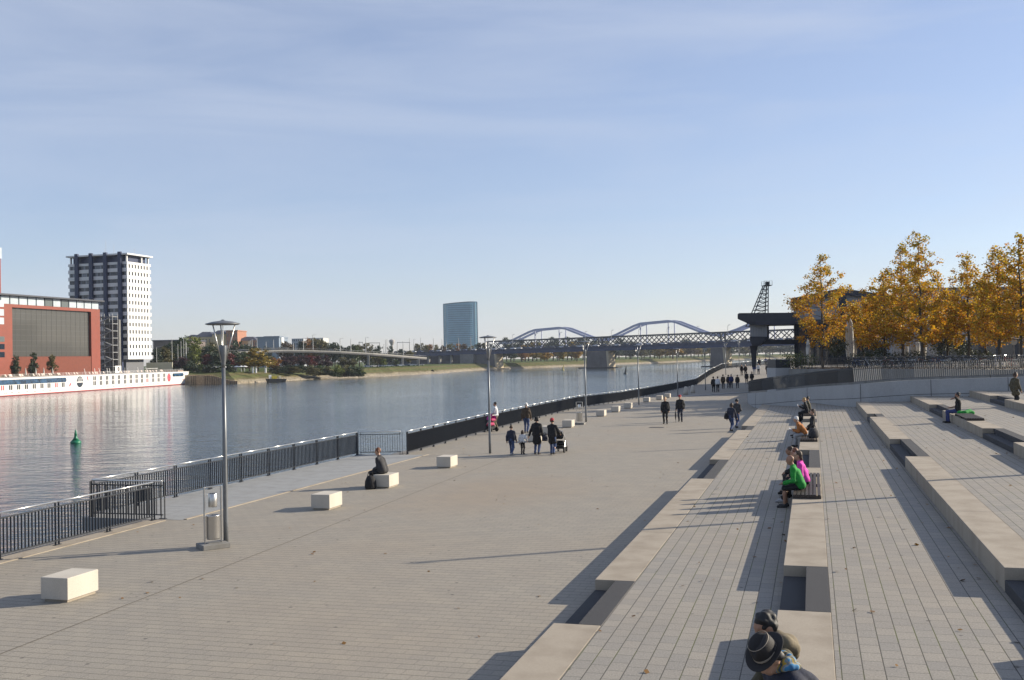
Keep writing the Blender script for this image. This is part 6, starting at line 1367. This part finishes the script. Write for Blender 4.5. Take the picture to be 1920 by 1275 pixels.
# crowd at the ramp
crowd=[(1338,735,705,'dark figure with a bag at the left of the distant crowd','black','black','black',AWAY),(1346,735,702,'figure in a white top at the left of the distant crowd','white','black','brown',AWAY),(1356,729,702,'tall figure in brown and black in the distant crowd','brown','black','black',AWAY),(1366,728,703,'figure in black with a rucksack beside the one in pale blue','black','navy','black',AWAY),(1371.5,728,702,'figure in pale blue jeans jacket in the middle of the distant crowd','blue','navy','grey',TOW),(1383,728,703,'dark figure standing alone right of the distant crowd','black','navy','brown',TOW),(1400,720,697,'dark striding figure beside the ramp railing end','black','navy','black',AWAY),(1410,720,697,'dark figure half hidden behind the ramp railing','black','black','black',TOW),(1391,704,684,'black haired half of the dark couple on the ramp','black','black','black',TOW),(1398,705,684,'white haired half of the dark couple on the ramp','black','black','white',TOW),(1414.5,702,681,'figure in blue and white walking on the ramp','blue','lightgrey','blond',TOW),(1422.5,702,682,'figure in a white shirt walking on the ramp','white','navy','black',TOW),(1438.5,702,683,'single dark figure right of the white shirt on the ramp','char','black','black',AWAY),(1450.5,700,676,'tall black figure just left of the white pillar','black','black','black',TOW),(1424,690,671,'dark figure far back under the crane leg','black','navy','black',AWAY),(1436,687,670,'blue dressed figure far back on the ramp','blue','navy','brown',AWAY),(1443,687,670,'dark figure far back beside the one in blue','black','black','black',AWAY)]
gp=random.Random(3)
for (px,fy,hy_,lab,jk,tr,ha,fc) in crowd:
    P=hit(px,fy); d=(P-Vector((0,0,HC))).length; sz=(fy-hy_)*P.y/1920/1.735; person(lab,P,fc,jk=jk,tr=tr,hair=ha,s=max(.75,min(1.12,sz)),stride=gp.uniform(-.3,.4),h=.032,bulk=1.08,lean=3)

# ------------------------------------------------------------------ camera, sun, sky, air
cd=bpy.data.cameras.new('camera'); cam=bpy.data.objects.new('camera',cd); COL.objects.link(cam); S.camera=cam
cd.sensor_width=36; cd.lens=36*FOC/1920; cd.clip_end=20000; cd.clip_start=.1
cam.matrix_world=Matrix.Translation((0,0,HC))@Matrix.Rotation(R(90)+PITCH,4,'X')@Matrix.Rotation(-ROLL,4,'Z')
SUN_EL,SUN_AZ=R(21.5),R(74)   # azimuth from +Y towards +X
sd=bpy.data.lights.new('sun','SUN'); sd.energy=5.0; sd.angle=R(.5); sd.color=(1,.89,.72)
so=bpy.data.objects.new('sun',sd); COL.objects.link(so)
dirv=Vector((math.sin(SUN_AZ)*math.cos(SUN_EL),math.cos(SUN_AZ)*math.cos(SUN_EL),math.sin(SUN_EL)))
so.rotation_euler=dirv.to_track_quat('Z','Y').to_euler()
w=bpy.data.worlds.new('World'); S.world=w; w.use_nodes=True; nt=w.node_tree; bg=nt.nodes['Background']
sk=nt.nodes.new('ShaderNodeTexSky'); sk.sky_type='NISHITA'; sk.sun_disc=False; sk.sun_elevation=SUN_EL; sk.sun_rotation=SUN_AZ
sk.altitude=100; sk.air_density=SKY_AIR; sk.dust_density=SKY_DUST; sk.ozone_density=SKY_OZ
# thin cirrus veil: a procedural layer mixed into the sky by direction
tc=nt.nodes.new('ShaderNodeTexCoord'); mp=nt.nodes.new('ShaderNodeMapping'); mp.inputs['Scale'].default_value=(1.2,1.2,7); mp.inputs['Rotation'].default_value=(.12,.10,0)
nt.links.new(tc.outputs['Generated'],mp.inputs[0])
n1=nt.nodes.new('ShaderNodeTexNoise'); n1.inputs['Scale'].default_value=1.7; n1.inputs['Detail'].default_value=7; n1.inputs['Roughness'].default_value=.55; n1.inputs['Distortion'].default_value=.6; nt.links.new(mp.outputs[0],n1.inputs['Vector'])
mr=nt.nodes.new('ShaderNodeMapRange'); mr.inputs['To Min'].default_value=VEIL; mr.inputs['From Min'].default_value=.42; mr.inputs['From Max'].default_value=.78; mr.inputs['To Max'].default_value=VEIL+.36; nt.links.new(n1.outputs['Fac'],mr.inputs['Value'])
mx=nt.nodes.new('ShaderNodeMix'); mx.data_type='RGBA'; nt.links.new(mr.outputs[0],mx.inputs[0]); tn=nt.nodes.new('ShaderNodeMix'); tn.data_type='RGBA'; tn.blend_type='MULTIPLY'; tn.inputs[0].default_value=1; nt.links.new(sk.outputs[0],tn.inputs[6]); tn.inputs[7].default_value=SKYTINT; nt.links.new(tn.outputs[2],mx.inputs[6]); mx.inputs[7].default_value=CIRRUS
nt.links.new(mx.outputs[2],bg.inputs['Color']); bg.inputs['Strength'].default_value=SKY_STR
if HAZE:
    m=bpy.data.materials.new('air'); m.use_nodes=True; t=m.node_tree; t.nodes.remove(t.nodes['Principled BSDF']); pv=t.nodes.new('ShaderNodeVolumePrincipled')
    pv.inputs['Color'].default_value=(.80,.88,1,1); pv.inputs['Density'].default_value=HAZE; pv.inputs['Anisotropy'].default_value=.2
    t.links.new(pv.outputs[0],t.nodes['Material Output'].inputs['Volume'])
    mb=MB(); mb.box(-3200,3000,-110,4300,-7,108); o=mb.build('haze',m); o['kind']='stuff'; o.display_type='WIRE'
vs=S.view_settings; vs.view_transform='Standard'; vs.look='None'; vs.exposure=EXPO; vs.gamma=1; vs.use_curve_mapping=False
S.cycles.use_denoising=True; S.cycles.max_bounces=6; S.cycles.diffuse_bounces=1; S.cycles.glossy_bounces=3; S.cycles.transmission_bounces=2; S.cycles.transparent_max_bounces=4; S.cycles.volume_bounces=0; S.cycles.caustics_reflective=False; S.cycles.caustics_refractive=False
